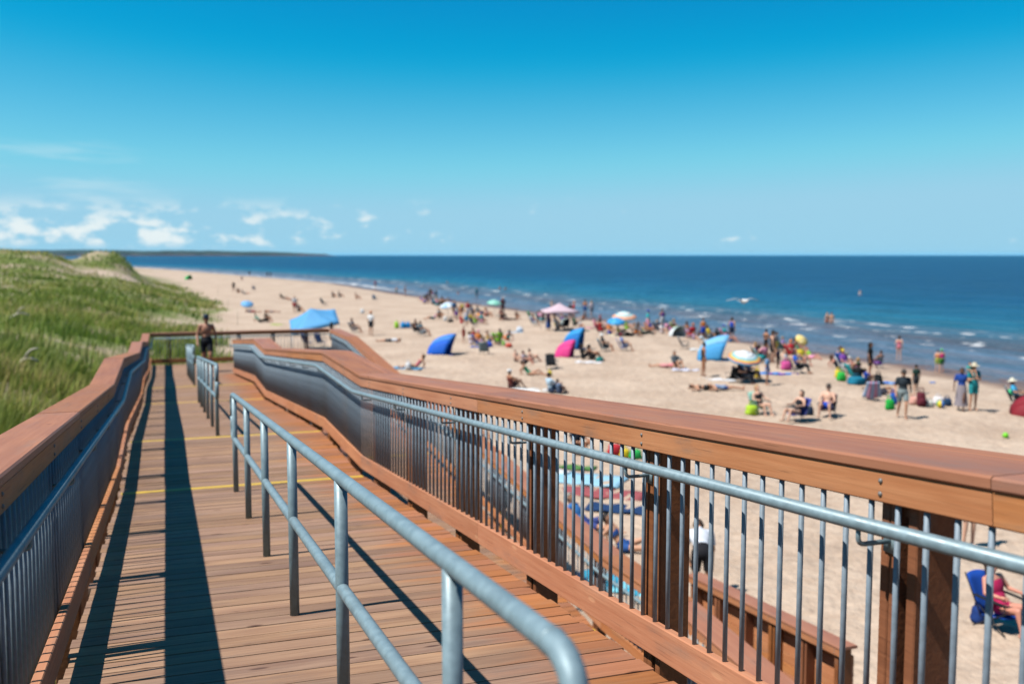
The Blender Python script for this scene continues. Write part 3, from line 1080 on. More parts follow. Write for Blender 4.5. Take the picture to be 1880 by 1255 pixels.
# a few slim stakes of an old sand fence beside the grass edge
for px, py, h, wh in ((436, 596, 1.5, 'nearest the far landing railing, tallest of four'), (455, 560, 1.3, 'beside the low light-blue umbrella'),
                     (418, 566, 1.3, 'at the tip of the grass, left of the umbrella'), (400, 540, 1.3, 'farthest back, toward the green tent')):
    q = on_ground(px, py)
    o = tube('fence_stake', [(0, 0, -0.2), (0.02, 0, h * 0.5), (0.03, 0.01, h)], [0.022, 0.02, 0.016], M_DRIFT, None, 6)
    o.location = q
    tag(o, 'thin grey stake in the sand ' + wh, 'stake', 'old fence stakes by the dune grass')


# ================================================================== people
def capsule(a, b, ra, rb, seg=12):
    a, b = Vector(a), Vector(b)
    d = b - a
    ln = max(d.length, 1e-5)
    d = d / ln
    path, rr = [], []
    for k in (-1.0, -0.8, -0.45):
        path.append(a + d * ra * k)
        rr.append(ra * math.sqrt(max(0.0, 1 - k * k)) + 1e-4)
    for k in (0, 0.5, 1):
        path.append(a + d * ln * k)
        rr.append(ra + (rb - ra) * k)
    for k in (0.45, 0.8, 1.0):
        path.append(b + d * rb * k)
        rr.append(rb * math.sqrt(max(0.0, 1 - k * k)) + 1e-4)
    return tube_data(path, rr, seg)


def ellipsoid(c, ax, rad, seg=14, rings=9):
    """ax: 3 axis vectors, rad: 3 radii"""
    v, f = [], []
    for i in range(rings + 1):
        ph = math.pi * i / rings
        for k in range(seg):
            an = 2 * math.pi * k / seg
            l = (math.sin(ph) * math.cos(an) * rad[0], math.sin(ph) * math.sin(an) * rad[1], math.cos(ph) * rad[2])
            v.append(Vector(c) + ax[0] * l[0] + ax[1] * l[1] + ax[2] * l[2])
    for i in range(rings):
        for k in range(seg):
            f.append((i * seg + k, (i + 1) * seg + k, (i + 1) * seg + (k + 1) % seg, i * seg + (k + 1) % seg))
    return v, f


# a pose: pelvis, torso lean (deg, + = backwards), limbs. The figure faces -Y, x = its own left
POSES = {
    'stand': dict(pel=(0, 0, .94), lean=0, kn=[(.10, -.01, .50), (-.11, -.03, .50)], an=[(.11, .03, .08), (-.13, .0, .08)],
                  el=[(.25, .03, 1.13), (-.25, .03, 1.13)], wr=[(.25, -.06, .89), (-.26, -.04, .88)]),
    'walk': dict(pel=(0, 0, .93), lean=-4, kn=[(.10, -.16, .52), (-.10, .02, .49)], an=[(.10, -.14, .09), (-.11, .26, .13)],
                 el=[(.27, .10, 1.13), (-.27, -.04, 1.12)], wr=[(.27, .02, .89), (-.26, -.20, .90)]),
    'arms': dict(pel=(0, 0, .94), lean=2, kn=[(.10, -.01, .50), (-.11, -.03, .50)], an=[(.11, .03, .08), (-.13, .0, .08)],
                 el=[(.23, -.02, 1.14), (-.24, -.02, 1.13)], wr=[(.10, -.24, 1.20), (-.14, -.25, 1.22)]),
    'chair': dict(pel=(0, .02, .36), lean=22, kn=[(.12, -.40, .44), (-.15, -.40, .43)], an=[(.13, -.52, .09), (-.17, -.50, .09)],
                  el=[(.29, .10, .60), (-.29, .10, .60)], wr=[(.26, -.14, .60), (-.26, -.14, .60)]),
    'chair_knee': dict(pel=(0, .02, .36), lean=16, kn=[(.16, -.38, .46), (-.17, -.36, .45)], an=[(.20, -.42, .09), (-.20, -.40, .09)],
                       el=[(.27, -.02, .58), (-.27, -.03, .58)], wr=[(.16, -.24, .52), (-.17, -.24, .52)]),
    'sit': dict(pel=(0, .05, .13), lean=12, kn=[(.15, -.34, .44), (-.14, -.36, .40)], an=[(.14, -.58, .07), (-.13, -.66, .07)],
                el=[(.27, -.12, .44), (-.27, -.12, .42)], wr=[(.17, -.34, .46), (-.17, -.36, .43)]),
    'recline': dict(pel=(0, .05, .12), lean=42, kn=[(.11, -.40, .30), (-.10, -.44, .14)], an=[(.12, -.72, .07), (-.11, -.88, .07)],
                    el=[(.27, .52, .30), (-.27, .52, .30)], wr=[(.25, .46, .05), (-.25, .46, .05)]),
    'lie': dict(pel=(0, 0, .13), lean=86, kn=[(.10, -.44, .13), (-.12, -.44, .16)], an=[(.12, -.88, .08), (-.13, -.86, .08)],
                el=[(.34, .42, .08), (-.34, .40, .08)], wr=[(.30, .66, .07), (-.32, .62, .07)]),
    'stoop': dict(pel=(0, 0, .92), lean=-62, kn=[(.11, -.05, .50), (-.11, .0, .50)], an=[(.12, .03, .08), (-.12, .06, .08)],
                  el=[(.24, -.44, .86), (-.24, -.44, .86)], wr=[(.16, -.46, .62), (-.16, -.46, .62)]),
    'bend': dict(pel=(0, 0, .92), lean=-84, kn=[(.11, -.03, .50), (-.11, -.02, .50)], an=[(.12, .03, .08), (-.12, .04, .08)],
                 el=[(.2, -.46, .66), (-.2, -.46, .66)], wr=[(.14, -.44, .42), (-.14, -.44, .42)]),
}
_proto = {}


def build_pose(name, vox):
    key = (name, vox)
    if key in _proto:
        return _proto[key]
    P = POSES[name]
    pel = Vector(P['pel'])
    ln = R(P['lean'])
    up = Vector((0, math.sin(ln), math.cos(ln)))
    fw = Vector((0, -math.cos(ln), math.sin(ln)))
    X = Vector((1, 0, 0))
    T = lambda u, f=0.0, x=0.0: pel + up * u + fw * f + X * x
    # the head stays more upright than the torso
    hl = ln * (0.45 if name not in ('lie', 'bend', 'stoop') else 0.95)
    hup = Vector((0, math.sin(hl), math.cos(hl)))
    hfw = Vector((0, -math.cos(hl), math.sin(hl)))
    neck = T(.55)
    head = neck + hup * .135 + hfw * .025
    parts, bones = [], []

    def cap(lab, a, b, ra, rb):
        parts.append(capsule(a, b, ra, rb))
        bones.append((lab, Vector(a), Vector(b), (ra + rb) / 2))

    def ell(lab, c, ax, rad):
        parts.append(ellipsoid(c, ax, rad))
        bones.append((lab, Vector(c) - ax[2] * rad[2] * .5, Vector(c) + ax[2] * rad[2] * .5, (rad[0] + rad[1]) / 2))
    ax = (X, fw, up)
    ell('pelvis', T(.02), ax, (.165, .118, .125))
    ell('waist', T(.15), ax, (.138, .098, .14))
    ell('chest', T(.36), ax, (.168, .112, .185))
    cap('shoulder', T(.475, 0, -.15), T(.475, 0, .15), .058, .058)
    cap('neck', T(.49), neck + hup * .05, .058, .052)
    hax = (X, hfw, hup)
    parts.append(ellipsoid(head + hup * .02, hax, (.074, .094, .105)))
    bones.append(('head', head + hup * .09, head - hup * .03, .08))
    parts.append(ellipsoid(head - hup * .055 + hfw * .028, hax, (.054, .062, .06)))       # jaw
    parts.append(capsule(head + hfw * .088 + hup * .015, head + hfw * .108 - hup * .022, .011, .016, 8))     # nose
    for sx in (1, -1):
        parts.append(ellipsoid(head + X * .078 * sx - hfw * .005, hax, (.014, .022, .032)))    # ears
        sh = T(.475, 0, .185 * sx)
        i = 0 if sx > 0 else 1
        el, wr = Vector(P['el'][i]), Vector(P['wr'][i])
        cap('upper_arm', sh, el, .052, .040)
        cap('forearm', el, wr, .041, .028)
        hd = (wr - el).normalized()
        cap('hand', wr, wr + hd * .07, .028, .036)
        hip = pel + X * .092 * sx - up * .02
        kn, an = Vector(P['kn'][i]), Vector(P['an'][i])
        cap('thigh', hip, kn, .086, .056)
        # calf: bulge behind
        mid = kn.lerp(an, .33)
        sd_ = (an - kn).normalized()
        back = (Vector((0, 1, 0)) - sd_ * sd_.y)
        cap('calf', kn, an, .054, .036)
        parts.append(capsule(kn.lerp(an, .12) + back * .012, kn.lerp(an, .55) + back * .006, .05, .042))
        toe_dir = Vector((.12 * sx, -1, 0)) if abs(sd_.z) > .35 else Vector((.15 * sx, -.25, 1))
        toe_dir.normalize()
        tz = Vector((0, 0, -.045)) if abs(sd_.z) > .35 else Vector((0, 0, 0))
        cap('foot', an + tz - toe_dir * .04, an + tz + toe_dir * .15, .036, .028)
    v, f = join_data(parts)
    me = mesh('raw', v, f)
    o = bpy.data.objects.new('raw', me)
    COL.objects.link(o)
    rm = o.modifiers.new('r', 'REMESH')
    rm.mode = 'VOXEL'
    rm.voxel_size = vox
    sm = o.modifiers.new('s', 'SMOOTH')
    sm.factor = .5
    sm.iterations = 3 if vox > .015 else 5
    dg = bpy.context.evaluated_depsgraph_get()
    ev = o.evaluated_get(dg)
    tmp = ev.to_mesh()
    nv = len(tmp.vertices)
    co = np.zeros(nv * 3)
    tmp.vertices.foreach_get('co', co)
    co = co.reshape(-1, 3)
    no = np.zeros(nv * 3)
    tmp.vertices.foreach_get('normal', no)
    no = no.reshape(-1, 3)
    faces = [tuple(p.vertices) for p in tmp.polygons]
    ev.to_mesh_clear()
    bpy.data.objects.remove(o)
    bpy.data.meshes.remove(me)
    # nearest bone per vertex
    best = np.full(nv, 9e9)
    lab = np.zeros(nv, int)
    tt = np.zeros(nv)
    names = []
    for i, (l, a, b_, rr) in enumerate(bones):
        names.append(l)
        a_, d_ = np.array(a), np.array(b_ - a)
        t_ = np.clip(((co - a_) @ d_) / max(d_ @ d_, 1e-9), 0, 1)
        dist = np.linalg.norm(co - a_ - t_[:, None] * d_, axis=1) - rr
        k = dist < best
        best[k], lab[k], tt[k] = dist[k], i, t_[k]
    labn = np.array(names, dtype=object)[lab]
    # fingers: four and a thumb on each hand, slightly curled
    fv, ff = [Vector(c) for c in co], list(faces)
    for i, sx in ((0, 1), (1, -1)):
        el, wr = Vector(P['el'][i]), Vector(P['wr'][i])
        hd = (wr - el).normalized()
        side = hd.cross(X)
        side = side.normalized() if side.length > .1 else Vector((0, 1, 0))
        palm = hd.cross(side).normalized()
        base = wr + hd * .085
        for k, ll in enumerate((.062, .074, .070, .054)):
            st = base + side * (k - 1.5) * .018
            d_ = hd * ll
            pts = [st, st + d_ * .5 + palm * sx * .006, st + d_ * .85 + palm * sx * .022]
            a_, b_ = tube_data(pts, [.0088, .008, .006], 6)
            o_ = len(fv)
            fv += a_
            ff += [tuple(q + o_ for q in z) for z in b_]
        st = wr + hd * .03 - side * .026
        a_, b_ = tube_data([st, st + hd * .03 - side * .022, st + hd * .058 - side * .024], [.011, .010, .007], 6)
        o_ = len(fv)
        fv += a_
        ff += [tuple(q + o_ for q in z) for z in b_]
    body = mesh('body_' + name, fv, ff, True)
    d = dict(body=body, co=co, no=no, faces=faces, lab=labn, t=tt, head=head, hup=hup, hfw=hfw, X=X, T=T, up=up, fw=fw, pel=pel, parts={}, name=name, P=P)
    _proto[key] = d
    return d


def cloth(d, kind):
    """a garment grown off the body surface"""
    if kind in d['parts']:
        return d['parts'][kind]
    lab, t_, co = d['lab'], d['t'], d['co']
    up = np.array(d['up'])
    u = (co - np.array(d['pel'])) @ up
    tor = np.isin(lab, ['pelvis', 'waist', 'chest', 'shoulder'])
    th = lab == 'thigh'
    ua = lab == 'upper_arm'
    neckl = (lab == 'neck') & (u < .50)
    off = .012
    if kind == 'tee':
        sel = (np.isin(lab, ['waist', 'chest', 'shoulder']) | neckl | (ua & (t_ < .72)) | (lab == 'pelvis') & (u > -.02))
        off = .018
    elif kind == 'shirt':
        sel = np.isin(lab, ['waist', 'chest', 'shoulder', 'upper_arm', 'forearm']) | neckl | (lab == 'pelvis') & (u > -.03)
        off = .018
    elif kind == 'tank':
        sel = np.isin(lab, ['waist', 'chest']) & (u < .47) | (lab == 'pelvis') & (u > -.03)
        off = .014
    elif kind == 'shorts':
        sel = (lab == 'pelvis') | (th & (t_ < .72)) | ((lab == 'waist') & (u < .10))
        off = .020
    elif kind == 'trousers':
        sel = (lab == 'pelvis') | th | ((lab == 'calf') & (t_ < .92)) | ((lab == 'waist') & (u < .10))
        off = .018
    elif kind == 'trunks':
        sel = (lab == 'pelvis') | (th & (t_ < .3)) | ((lab == 'waist') & (u < .06))
        off = .009
    elif kind == 'swimsuit':
        sel = np.isin(lab, ['pelvis', 'waist']) | ((lab == 'chest') & (u < .44))
        off = .006
    elif kind == 'bikini_top':
        sel = (lab == 'chest') & (u > .27) & (u < .38)
        off = .007
    elif kind == 'hair':
        h = co - np.array(d['head'])
        a, c = h @ np.array(d['hfw']), h @ np.array(d['hup'])
        sel = (lab == 'head') & ((c > .055) | ((a < .015) & (c > -.05))) & ~((a > .06) & (c < .075))
        off = .014
    f_ok = [q for q in d['faces'] if all(sel[i] for i in q)]
    used = sorted({i for q in f_ok for i in q})
    mp_ = {i: k for k, i in enumerate(used)}
    P3 = co[used] + d['no'][used] * off
    me = mesh(kind, P3, [tuple(mp_[i] for i in q) for q in f_ok], True)
    d['parts'][kind] = me
    return me


def head_piece(d, kind):
    if kind in d['parts']:
        return d['parts'][kind]
    H, hup, hfw, X = d['head'], d['hup'], d['hfw'], d['X']
    M = Matrix(((X.x, -hfw.x, hup.x, H.x), (X.y, -hfw.y, hup.y, H.y), (X.z, -hfw.z, hup.z, H.z), (0, 0, 0, 1)))
    if kind == 'cap':
        v, f = lathe([(.090, .045), (.094, .075), (.086, .115), (.058, .142), (.02, .152), (0.001, .153)], 16)
        v = [Vector((p.x * .9, p.y * 1.1, p.z)) for p in v]
        bv = []
        for k in range(9):
            a = math.pi * (k / 8) + math.pi
            bv += [Vector((.078 * math.cos(a), -.055 + .03 * math.sin(a), .052)), Vector((.08 * math.cos(a), -.075 + .105 * math.sin(a), .040 + .012 * math.sin(a) * -1))]
        bf = [(2 * k, 2 * k + 1, 2 * k + 3, 2 * k + 2) for k in range(8)]
        v, f = join_data([(v, f), (bv, bf)])
    elif kind == 'sunhat':
        v, f = lathe([(.20, .035), (.15, .052), (.092, .06), (.092, .10), (.075, .145), (.03, .165), (.001, .167)], 20)
    elif kind == 'long_hair':
        a = capsule((0, .055, .03), (0, .075, -.24), .078, .045)
        v, f = a
    elif kind == 'sunglasses':
        a = ellipsoid((.033, -.098, .022), (Vector((1, 0, 0)), Vector((0, 1, 0)), Vector((0, 0, 1))), (.027, .012, .019), 8, 6)
        b_ = ellipsoid((-.033, -.098, .022), (Vector((1, 0, 0)), Vector((0, 1, 0)), Vector((0, 0, 1))), (.027, .012, .019), 8, 6)
        c = tube_data([(-.08, 0, .026), (-.072, -.07, .026), (-.03, -.105, .026), (.03, -.105, .026), (.072, -.07, .026), (.08, 0, .026)], .004, 6)
        v, f = join_data([a, b_, c])
    v = [M @ Vector(p) for p in v]
    me = mesh(kind, v, f, True)
    d['parts'][kind] = me
    return me


def skirt_mesh(d, ln=.72):
    k = 'skirt%.2f' % ln
    if k in d['parts']:
        return d['parts'][k]
    c = d['pel']
    v, f = lathe([(.155, .12), (.185, .0), (.20, -.2), (.235, -ln * .7), (.26, -ln)], 18)
    v = [Vector((p.x * (1 + .06 * math.sin(9 * math.atan2(p.y, p.x)) * min(1, max(0, -p.z))), p.y * .82, p.z)) + c for p in v]
    me = mesh('skirt', v, f, True)
    d['parts'][k] = me
    return me


SK = {'l': '#e4b297', 'm': '#cd9878', 't': '#b37b5a', 'd': '#75503c', 'r': '#d6937c'}
HR = {'b': '#1e1714', 'n': '#4a3324', 'y': '#b98f57', 'g': '#9b958e'}


def person(label, loc, pose='stand', face=0, h=1.72, sk='m', hair='n', wear=(), hat=None, group='people on the beach', vox=.024, longhair=False, glasses=False):
    d = build_pose(pose, vox)
    k = h / 1.72
    o = put('person', d['body'], None)
    if len(d['body'].materials) == 0:
        d['body'].materials.append(skin(SK['m']))
    o.material_slots[0].link = 'OBJECT'
    o.material_slots[0].material = skin(SK.get(sk, sk))
    o.location = loc
    o.rotation_euler = (0, 0, R(face))
    o.scale = (k, k, k)
    tag(o, label, 'person', group)

    def child(nm, me, mat):
        c = bpy.data.objects.new(nm, me)
        if len(me.materials) == 0:
            me.materials.append(mat)
        c.material_slots[0].link = 'OBJECT'
        c.material_slots[0].material = mat
        c.parent = o
        COL.objects.link(c)
    hc = fab(HR.get(hair, hair), 0.6)
    child('hair', cloth(d, 'hair'), hc)
    if longhair:
        child('long_hair', head_piece(d, 'long_hair'), hc)
    for kd, col in wear:
        nm = {'tee': 'shirt', 'tank': 'tank_top'}.get(kd, kd)
        child(nm, skirt_mesh(d) if kd == 'skirt' else cloth(d, kd), fab(col))
    if hat:
        child('hat', head_piece(d, hat[0]), fab(hat[1]))
    if glasses:
        child('sunglasses', head_piece(d, 'sunglasses'), fab('#101215', 0.3))
    return o


# ================================================================== beach things
M_FRAME = plain('chair_frame', '#8c9196', 0.4, 0.1, 20, metallic=0.7)
M_DARKFRAME = plain('dark_frame', '#24262a', 0.5, 0.1, 20)
M_WHITEPOLE = plain('pole_white', '#d8dadb', 0.45, 0.05, 20)
_sh = {}


def shared(key, fn):
    if key not in _sh:
        _sh[key] = fn()
    return _sh[key]


def kid(parent, name, me, mat):
    c = bpy.data.objects.new(name, me)
    if len(me.materials) == 0:
        me.materials.append(mat)
    c.material_slots[0].link = 'OBJECT'
    c.material_slots[0].material = mat
    c.parent = parent
    COL.objects.link(c)
    return c


def sheet(rows, th=0.012):
    """thick cloth from a grid of points"""
    ny, nx = len(rows), len(rows[0])
    v = [Vector(p) for r in rows for p in r]
    nr = []
    for j in range(ny):
        for i in range(nx):
            a = Vector(rows[j][min(i + 1, nx - 1)]) - Vector(rows[j][max(i - 1, 0)])
            b_ = Vector(rows[min(j + 1, ny - 1)][i]) - Vector(rows[max(j - 1, 0)][i])
            nr.append(a.cross(b_).normalized())
    w = [p - n * th for p, n in zip(v, nr)]
    o = ny * nx
    f = []
    for j in range(ny - 1):
        for i in range(nx - 1):
            a, b_, c, d = j * nx + i, j * nx + i + 1, (j + 1) * nx + i + 1, (j + 1) * nx + i
            f += [(a, b_, c, d), (o + d, o + c, o + b_, o + a)]
    rim = [i for i in range(nx)] + [j * nx + nx - 1 for j in range(1, ny)] + [(ny - 1) * nx + i for i in range(nx - 2, -1, -1)] + [j * nx for j in range(ny - 2, 0, -1)]
    for k in range(len(rim)):
        a, b_ = rim[k], rim[(k + 1) % len(rim)]
        f.append((b_, a, o + a, o + b_))
    return v + w, f


def _seat():
    rows = [[(x, y, .27 - .045 * (1 - (x / .26) ** 2) - .05 * ((y + .22) / .4)) for x in (-.26, -.13, 0, .13, .26)] for y in (-.23, -.1, .03, .17)]
    return mesh('seat', *sheet(rows), True)


def _back():
    rows = []
    for k in range(6):
        u = k / 5
        rows.append([(x * (1 - .08 * u), .19 + .30 * u + .05 * (1 - (x / .26) ** 2), .20 + .60 * u - (.03 * (x / .26) ** 2 if k == 5 else 0)) for x in (-.26, -.13, 0, .13, .26)])
    return mesh('backrest', *sheet(rows), True)


def camp_chair(label, loc, face=0, col='#1f4fb0', frame=None, sc=1.0):
    frame = frame or M_FRAME
    e = empty('camp_chair', loc, R(face), label, 'chair', 'folding beach chairs')
    e.scale = (sc, sc, sc)
    kid(e, 'seat', shared('seat', _seat), fab(col))
    kid(e, 'backrest', shared('back', _back), fab(col))
    for sx in (-1, 1):
        kid(e, 'leg', shared(('lgA', sx), lambda: mesh('leg', *tube_data([(.28 * sx, -.27, 0), (.275 * sx, 0, .21), (.27 * sx, .22, .36)], .011, 8), True)), frame)
        kid(e, 'leg', shared(('lgB', sx), lambda: mesh('leg', *tube_data([(.28 * sx, .30, 0), (.28 * sx, 0, .19), (.27 * sx, -.25, .34), (.28 * sx, -.24, .47)], .011, 8), True)), frame)
        kid(e, 'back_pole', shared(('bp', sx), lambda: mesh('back_pole', *tube_data([(.27 * sx, .17, .18), (.255 * sx, .50, .81)], .011, 8), True)), frame)
        kid(e, 'armrest', shared(('ar', sx), lambda: mesh('armrest', *sheet([[(.28 * sx - .03, y, .48 + .02 * k), (.28 * sx + .03, y, .48 + .02 * k)] for k, y in enumerate((-.26, 0, .30))], .02), True)), fab('#202226'))
    return e


def umbrella(label, loc, rad, hgt, cols, tilt=(0, 0), mode='panel', valance=0.10, col_pole=None):
    e = empty('beach_umbrella', loc, 0, label, 'umbrella', 'beach umbrellas')
    n = 8
    rise = rad * .42
    tm = Matrix.Translation((0, 0, hgt)) @ Matrix.Rotation(R(tilt[0]), 4, 'X') @ Matrix.Rotation(R(tilt[1]), 4, 'Y')
    prof = [(0.02, rise), (.25, rise * .86), (.5, rise * .62), (.75, rise * .32), (1.0, 0)]
    if mode == 'panel':
        for k in range(n):
            rows = []
            for r_, z_ in prof:
                row = []
                for i in range(4):
                    a = 2 * math.pi * (k + i / 3) / n
                    sag = .03 * rad * r_ * math.sin(math.pi * i / 3)
                    row.append((rad * r_ * math.cos(a), rad * r_ * math.sin(a), z_ - sag))
                rows.append(row)
            rows.append([(x * 1.0, y * 1.0, -valance) for x, y, z_ in rows[-1]])
            v, f = sheet(rows, .004)
            kid(e, 'panel', mesh('panel', [tm @ p for p in v], f, True), fab(cols[k % len(cols)], .7))
    else:
        prof2 = [(0.02, rise), (.3, rise * .84), (.55, rise * .58), (.68, rise * .43), (.78, rise * .30), (.88, rise * .17), (1.0, 0)]
        for k in range(len(prof2)):
            if k == len(prof2) - 1:
                r0, z0, r1, z1 = 1.0, 0, 1.0, -valance
            else:
                (r0, z0), (r1, z1) = prof2[k], prof2[k + 1]
            rows = []
            for r_, z_ in ((r0, z0), (r1, z1)):
                rows.append([(rad * r_ * (1 - .05 * (1 - abs(math.cos(n / 2 * a)))) * math.cos(a), rad * r_ * (1 - .05 * (1 - abs(math.cos(n / 2 * a)))) * math.sin(a), z_) for a in [2 * math.pi * i / 32 for i in range(33)]])
            v, f = sheet(rows, .004)
            kid(e, 'colour_band', mesh('colour_band', [tm @ p for p in v], f, True), fab(cols[min(k, len(cols) - 1)], .7))
    for k in range(n):
        a = 2 * math.pi * k / n
        path = [tm @ Vector((rad * r_ * math.cos(a) * .98, rad * r_ * math.sin(a) * .98, z_ - .012)) for r_, z_ in prof]
        kid(e, 'rib', mesh('rib', *tube_data(path, .006, 5), True), M_FRAME)
    kid(e, 'pole', mesh('pole', *tube_data([(0, 0, -.3), (0, 0, hgt * .5), tm @ Vector((0, 0, rise + .06))], .017, 8), True), col_pole or M_WHITEPOLE)
    return e


def dome_tent(label, loc, face, w, h, d, col, col2=None, name='beach_tent', over=.2):
    """pop-up shelter, open at the front (facing -Y)"""
    e = empty(name, loc, R(face), label, 'tent', 'pop-up beach tents')
    panels = 4

    def surf(th, u):
        ph = R(90 * u)
        c, sn = max(math.cos(ph), 0) ** .62, math.sin(ph)
        lean = over * d * math.sin(th) ** 1.5 * (1 - u)
        return (w / 2 * math.cos(th) * (.30 + .70 * c), d * sn ** 1.15 - lean, h * math.sin(th) * c)
    for k in range(panels):
        rows = [[surf(math.pi * (k + i / 5) / panels, j / 7) for i in range(6)] for j in range(8)]
        v, f = sheet(rows, .006)
        kid(e, 'panel', mesh('panel', v, f, True), fab(col if (k in (0, 3) or not col2) else col2, .7))
    for k in range(panels + 1):
        path = [Vector(surf(math.pi * k / panels, j / 8)) + Vector((0, 0, .008)) for j in range(9)]
        kid(e, 'pole', mesh('pole', *tube_data(path, .009, 6), True), fab(col))
    rows = [[(x * w / 2, y * d, .012 + .004 * math.sin(7 * x + 5 * y)) for x in (-.95, -.4, .1, .6, .95)] for y in (-.30, .05, .45, .92)]
    kid(e, 'floor', mesh('floor', *sheet(rows, .008), True), fab(col))
    return e


def gazebo(label, loc, face, w, d, h, rise, col, tilt=0, thick=None, tilt_x=0):
    e = empty('sunshade_canopy', loc, R(face), label, 'canopy', 'sunshade canopies')
    tm = Matrix.Translation((0, 0, h)) @ Matrix.Rotation(R(tilt), 4, 'Y') @ Matrix.Rotation(R(tilt_x), 4, 'X')
    cs = [(-w / 2, -d / 2), (w / 2, -d / 2), (w / 2, d / 2), (-w / 2, d / 2)]
    for k in range(4):
        a, b_ = Vector((*cs[k], 0)), Vector((*cs[(k + 1) % 4], 0))
        pk = Vector((0, 0, rise))
        rows = []
        for j in range(6):
            u = j / 5
            row = []
            for i in range(5):
                p = (a.lerp(b_, i / 4)).lerp(pk, u)
                p.z -= .10 * rise * math.sin(math.pi * u) + .12 * math.sin(math.pi * i / 4) * (1 - u) * -.4
                row.append(tm @ p)
            rows.append(row)
        lo = [tm @ (a.lerp(b_, i / 4) + Vector((0, 0, -.16))) for i in range(5)]
        v, f = sheet([lo] + rows, .005)
        kid(e, 'panel', mesh('panel', v, f, True), fab(col, .7))
        top_ = tm @ a
        kid(e, 'pole', mesh('pole', *tube_data([(top_.x * .97, top_.y * .97, -.1), (top_.x * .97, top_.y * .97, top_.z)], .02, 8), True), M_WHITEPOLE)
    if thick:
        kid(e, 'dark_post', mesh('dark_post', *capsule((thick, -d / 2 + .1, h * .45), (thick, -d / 2 + .1, h * .95), .12, .11, 10), True), M_DARKFRAME)  # upper part of the thick dark post at the canopy
    return e


def towel(label, loc, face, w, l, col, stripe=None, name='towel', cat='towel'):
    if stripe:
        e = empty(name, loc, R(face), label, cat, 'towels and blankets on the sand')
        n = 6
        for k in range(n):
            rows = [[(x, y, .03 + .012 * math.sin(5 * x + 9 * y) + .01 * math.sin(11 * y)) for x in np.linspace(-w / 2, w / 2, 6)] for y in np.linspace(-l / 2 + l * k / n, -l / 2 + l * (k + 1) / n, 4)]
            kid(e, 'stripe', mesh('stripe', *sheet(rows, .02), True), fab(col if k % 2 else stripe))
        return e
    rows = [[(x, y, .03 + .014 * math.sin(5 * x + 9 * y) + .012 * math.sin(11 * y + 3 * x)) for x in np.linspace(-w / 2, w / 2, 7)] for y in np.linspace(-l / 2, l / 2, 12)]
    o = put(name, mesh(name, *sheet(rows, .02), True), None)
    o.data.materials.append(fab(col))
    o.location = loc
    o.rotation_euler = (0, 0, R(face))
    tag(o, label, cat, 'towels and blankets on the sand')
    return o


def bag(label, loc, face, w, h, col, kind='bag'):
    e = empty(kind, loc, R(face), label, 'bag' if kind != 'backpack' else 'backpack', 'bags on the sand')
    v, f = ellipsoid((0, 0, h * .46), (Vector((1, 0, 0)), Vector((0, 1, 0)), Vector((0, 0, 1))), (w / 2, w * .36, h / 2), 16, 10)
    out = []
    for p in v:
        q = p - Vector((0, 0, h * .46))
        nx_, ny_, nz_ = q.x / (w / 2), q.y / (w * .36), q.z / (h / 2)
        k_ = max(abs(nx_) ** 4 + abs(ny_) ** 4 + abs(nz_) ** 4, 1e-6) ** -.25
        q = Vector((q.x * k_, q.y * k_, q.z * k_)) * .92
        sx = q.x * (1.06 if q.z < 0 else .86)
        out.append(Vector((sx + .02 * math.sin(9 * p.z + 4 * p.y), q.y * 1.05, max(q.z * 1.05 + h * .46, -.01))))
    kid(e, 'body', mesh('body', out, f, True), fab(col))
    if kind == 'backpack':
        vv, ff = ellipsoid((0, -w * .36, h * .34), (Vector((1, 0, 0)), Vector((0, 1, 0)), Vector((0, 0, 1))), (w * .36, w * .14, h * .24), 12, 8)
        kid(e, 'pocket', mesh('pocket', vv, ff, True), fab(col))
    for sx in (-1, 1):
        pth = [(-w * .22, .05 * sx, h * .86), (-w * .16, .06 * sx, h * 1.22), (w * .16, .06 * sx, h * 1.22), (w * .22, .05 * sx, h * .86)]
        kid(e, 'strap', mesh('strap', *tube_data(round_path(pth, .05, 3), .012, 6), True), fab(col))
    return e


def ball(label, loc, r, cols):
    e = empty('beach_ball', loc, 0.4, label, 'ball')
    n = 6
    for k in range(n):
        rows = []
        for j in range(7):
            ph = math.pi * (.02 + .96 * j / 6)
            rows.append([(r * math.sin(ph) * math.cos(2 * math.pi * (k + i / 3) / n), r * math.sin(ph) * math.sin(2 * math.pi * (k + i / 3) / n), r + r * math.cos(ph)) for i in range(4)])
        kid(e, 'gore', mesh('gore', *sheet(rows, .003), True), fab(cols[k % len(cols)], .4))
    return e


G = on_ground

# ---- tents, umbrellas, canopies -----------------------------------------------------------
dome_tent('small bright green tent far up the beach below the dune', G(348, 513), 60, 1.7, 1.1, 1.2, '#35c26a')
gazebo('large light-blue tilted canopy beyond the far landing, at the left', G(577, 642), 12, 3.0, 2.9, 1.85, .85, '#5fa8dc', tilt=-13, thick=1.05, tilt_x=13)
gazebo('pale pink peaked canopy near the water', G(1027, 606), 8, 2.7, 2.4, 1.55, .62, '#ddc2cd')
dome_tent('blue half-dome tent with a pale panel, open towards the right', G(823, 650), 80, 1.5, 1.25, 1.25, '#0f63d6', '#3f86e0', over=.40)
dome_tent('hot pink child-size tent in front of the tall blue one', G(1050, 656), 75, 1.15, 1.05, 1.0, '#e8408e')
dome_tent('tall blue pop-up tent behind the pink one', G(1066, 640), 70, 1.25, 1.35, 1.15, '#1277c8', '#2f9ade')
dome_tent('large light-blue tent beside the rainbow umbrella', G(1323, 660), 82, 1.75, 1.45, 1.35, '#4aa5e0', '#7fc0ea', over=.36)
dome_tent('dark red tent cut by the right edge of the picture', G(1915, 764), 70, 1.6, .95, 1.15, '#8c1f2c')
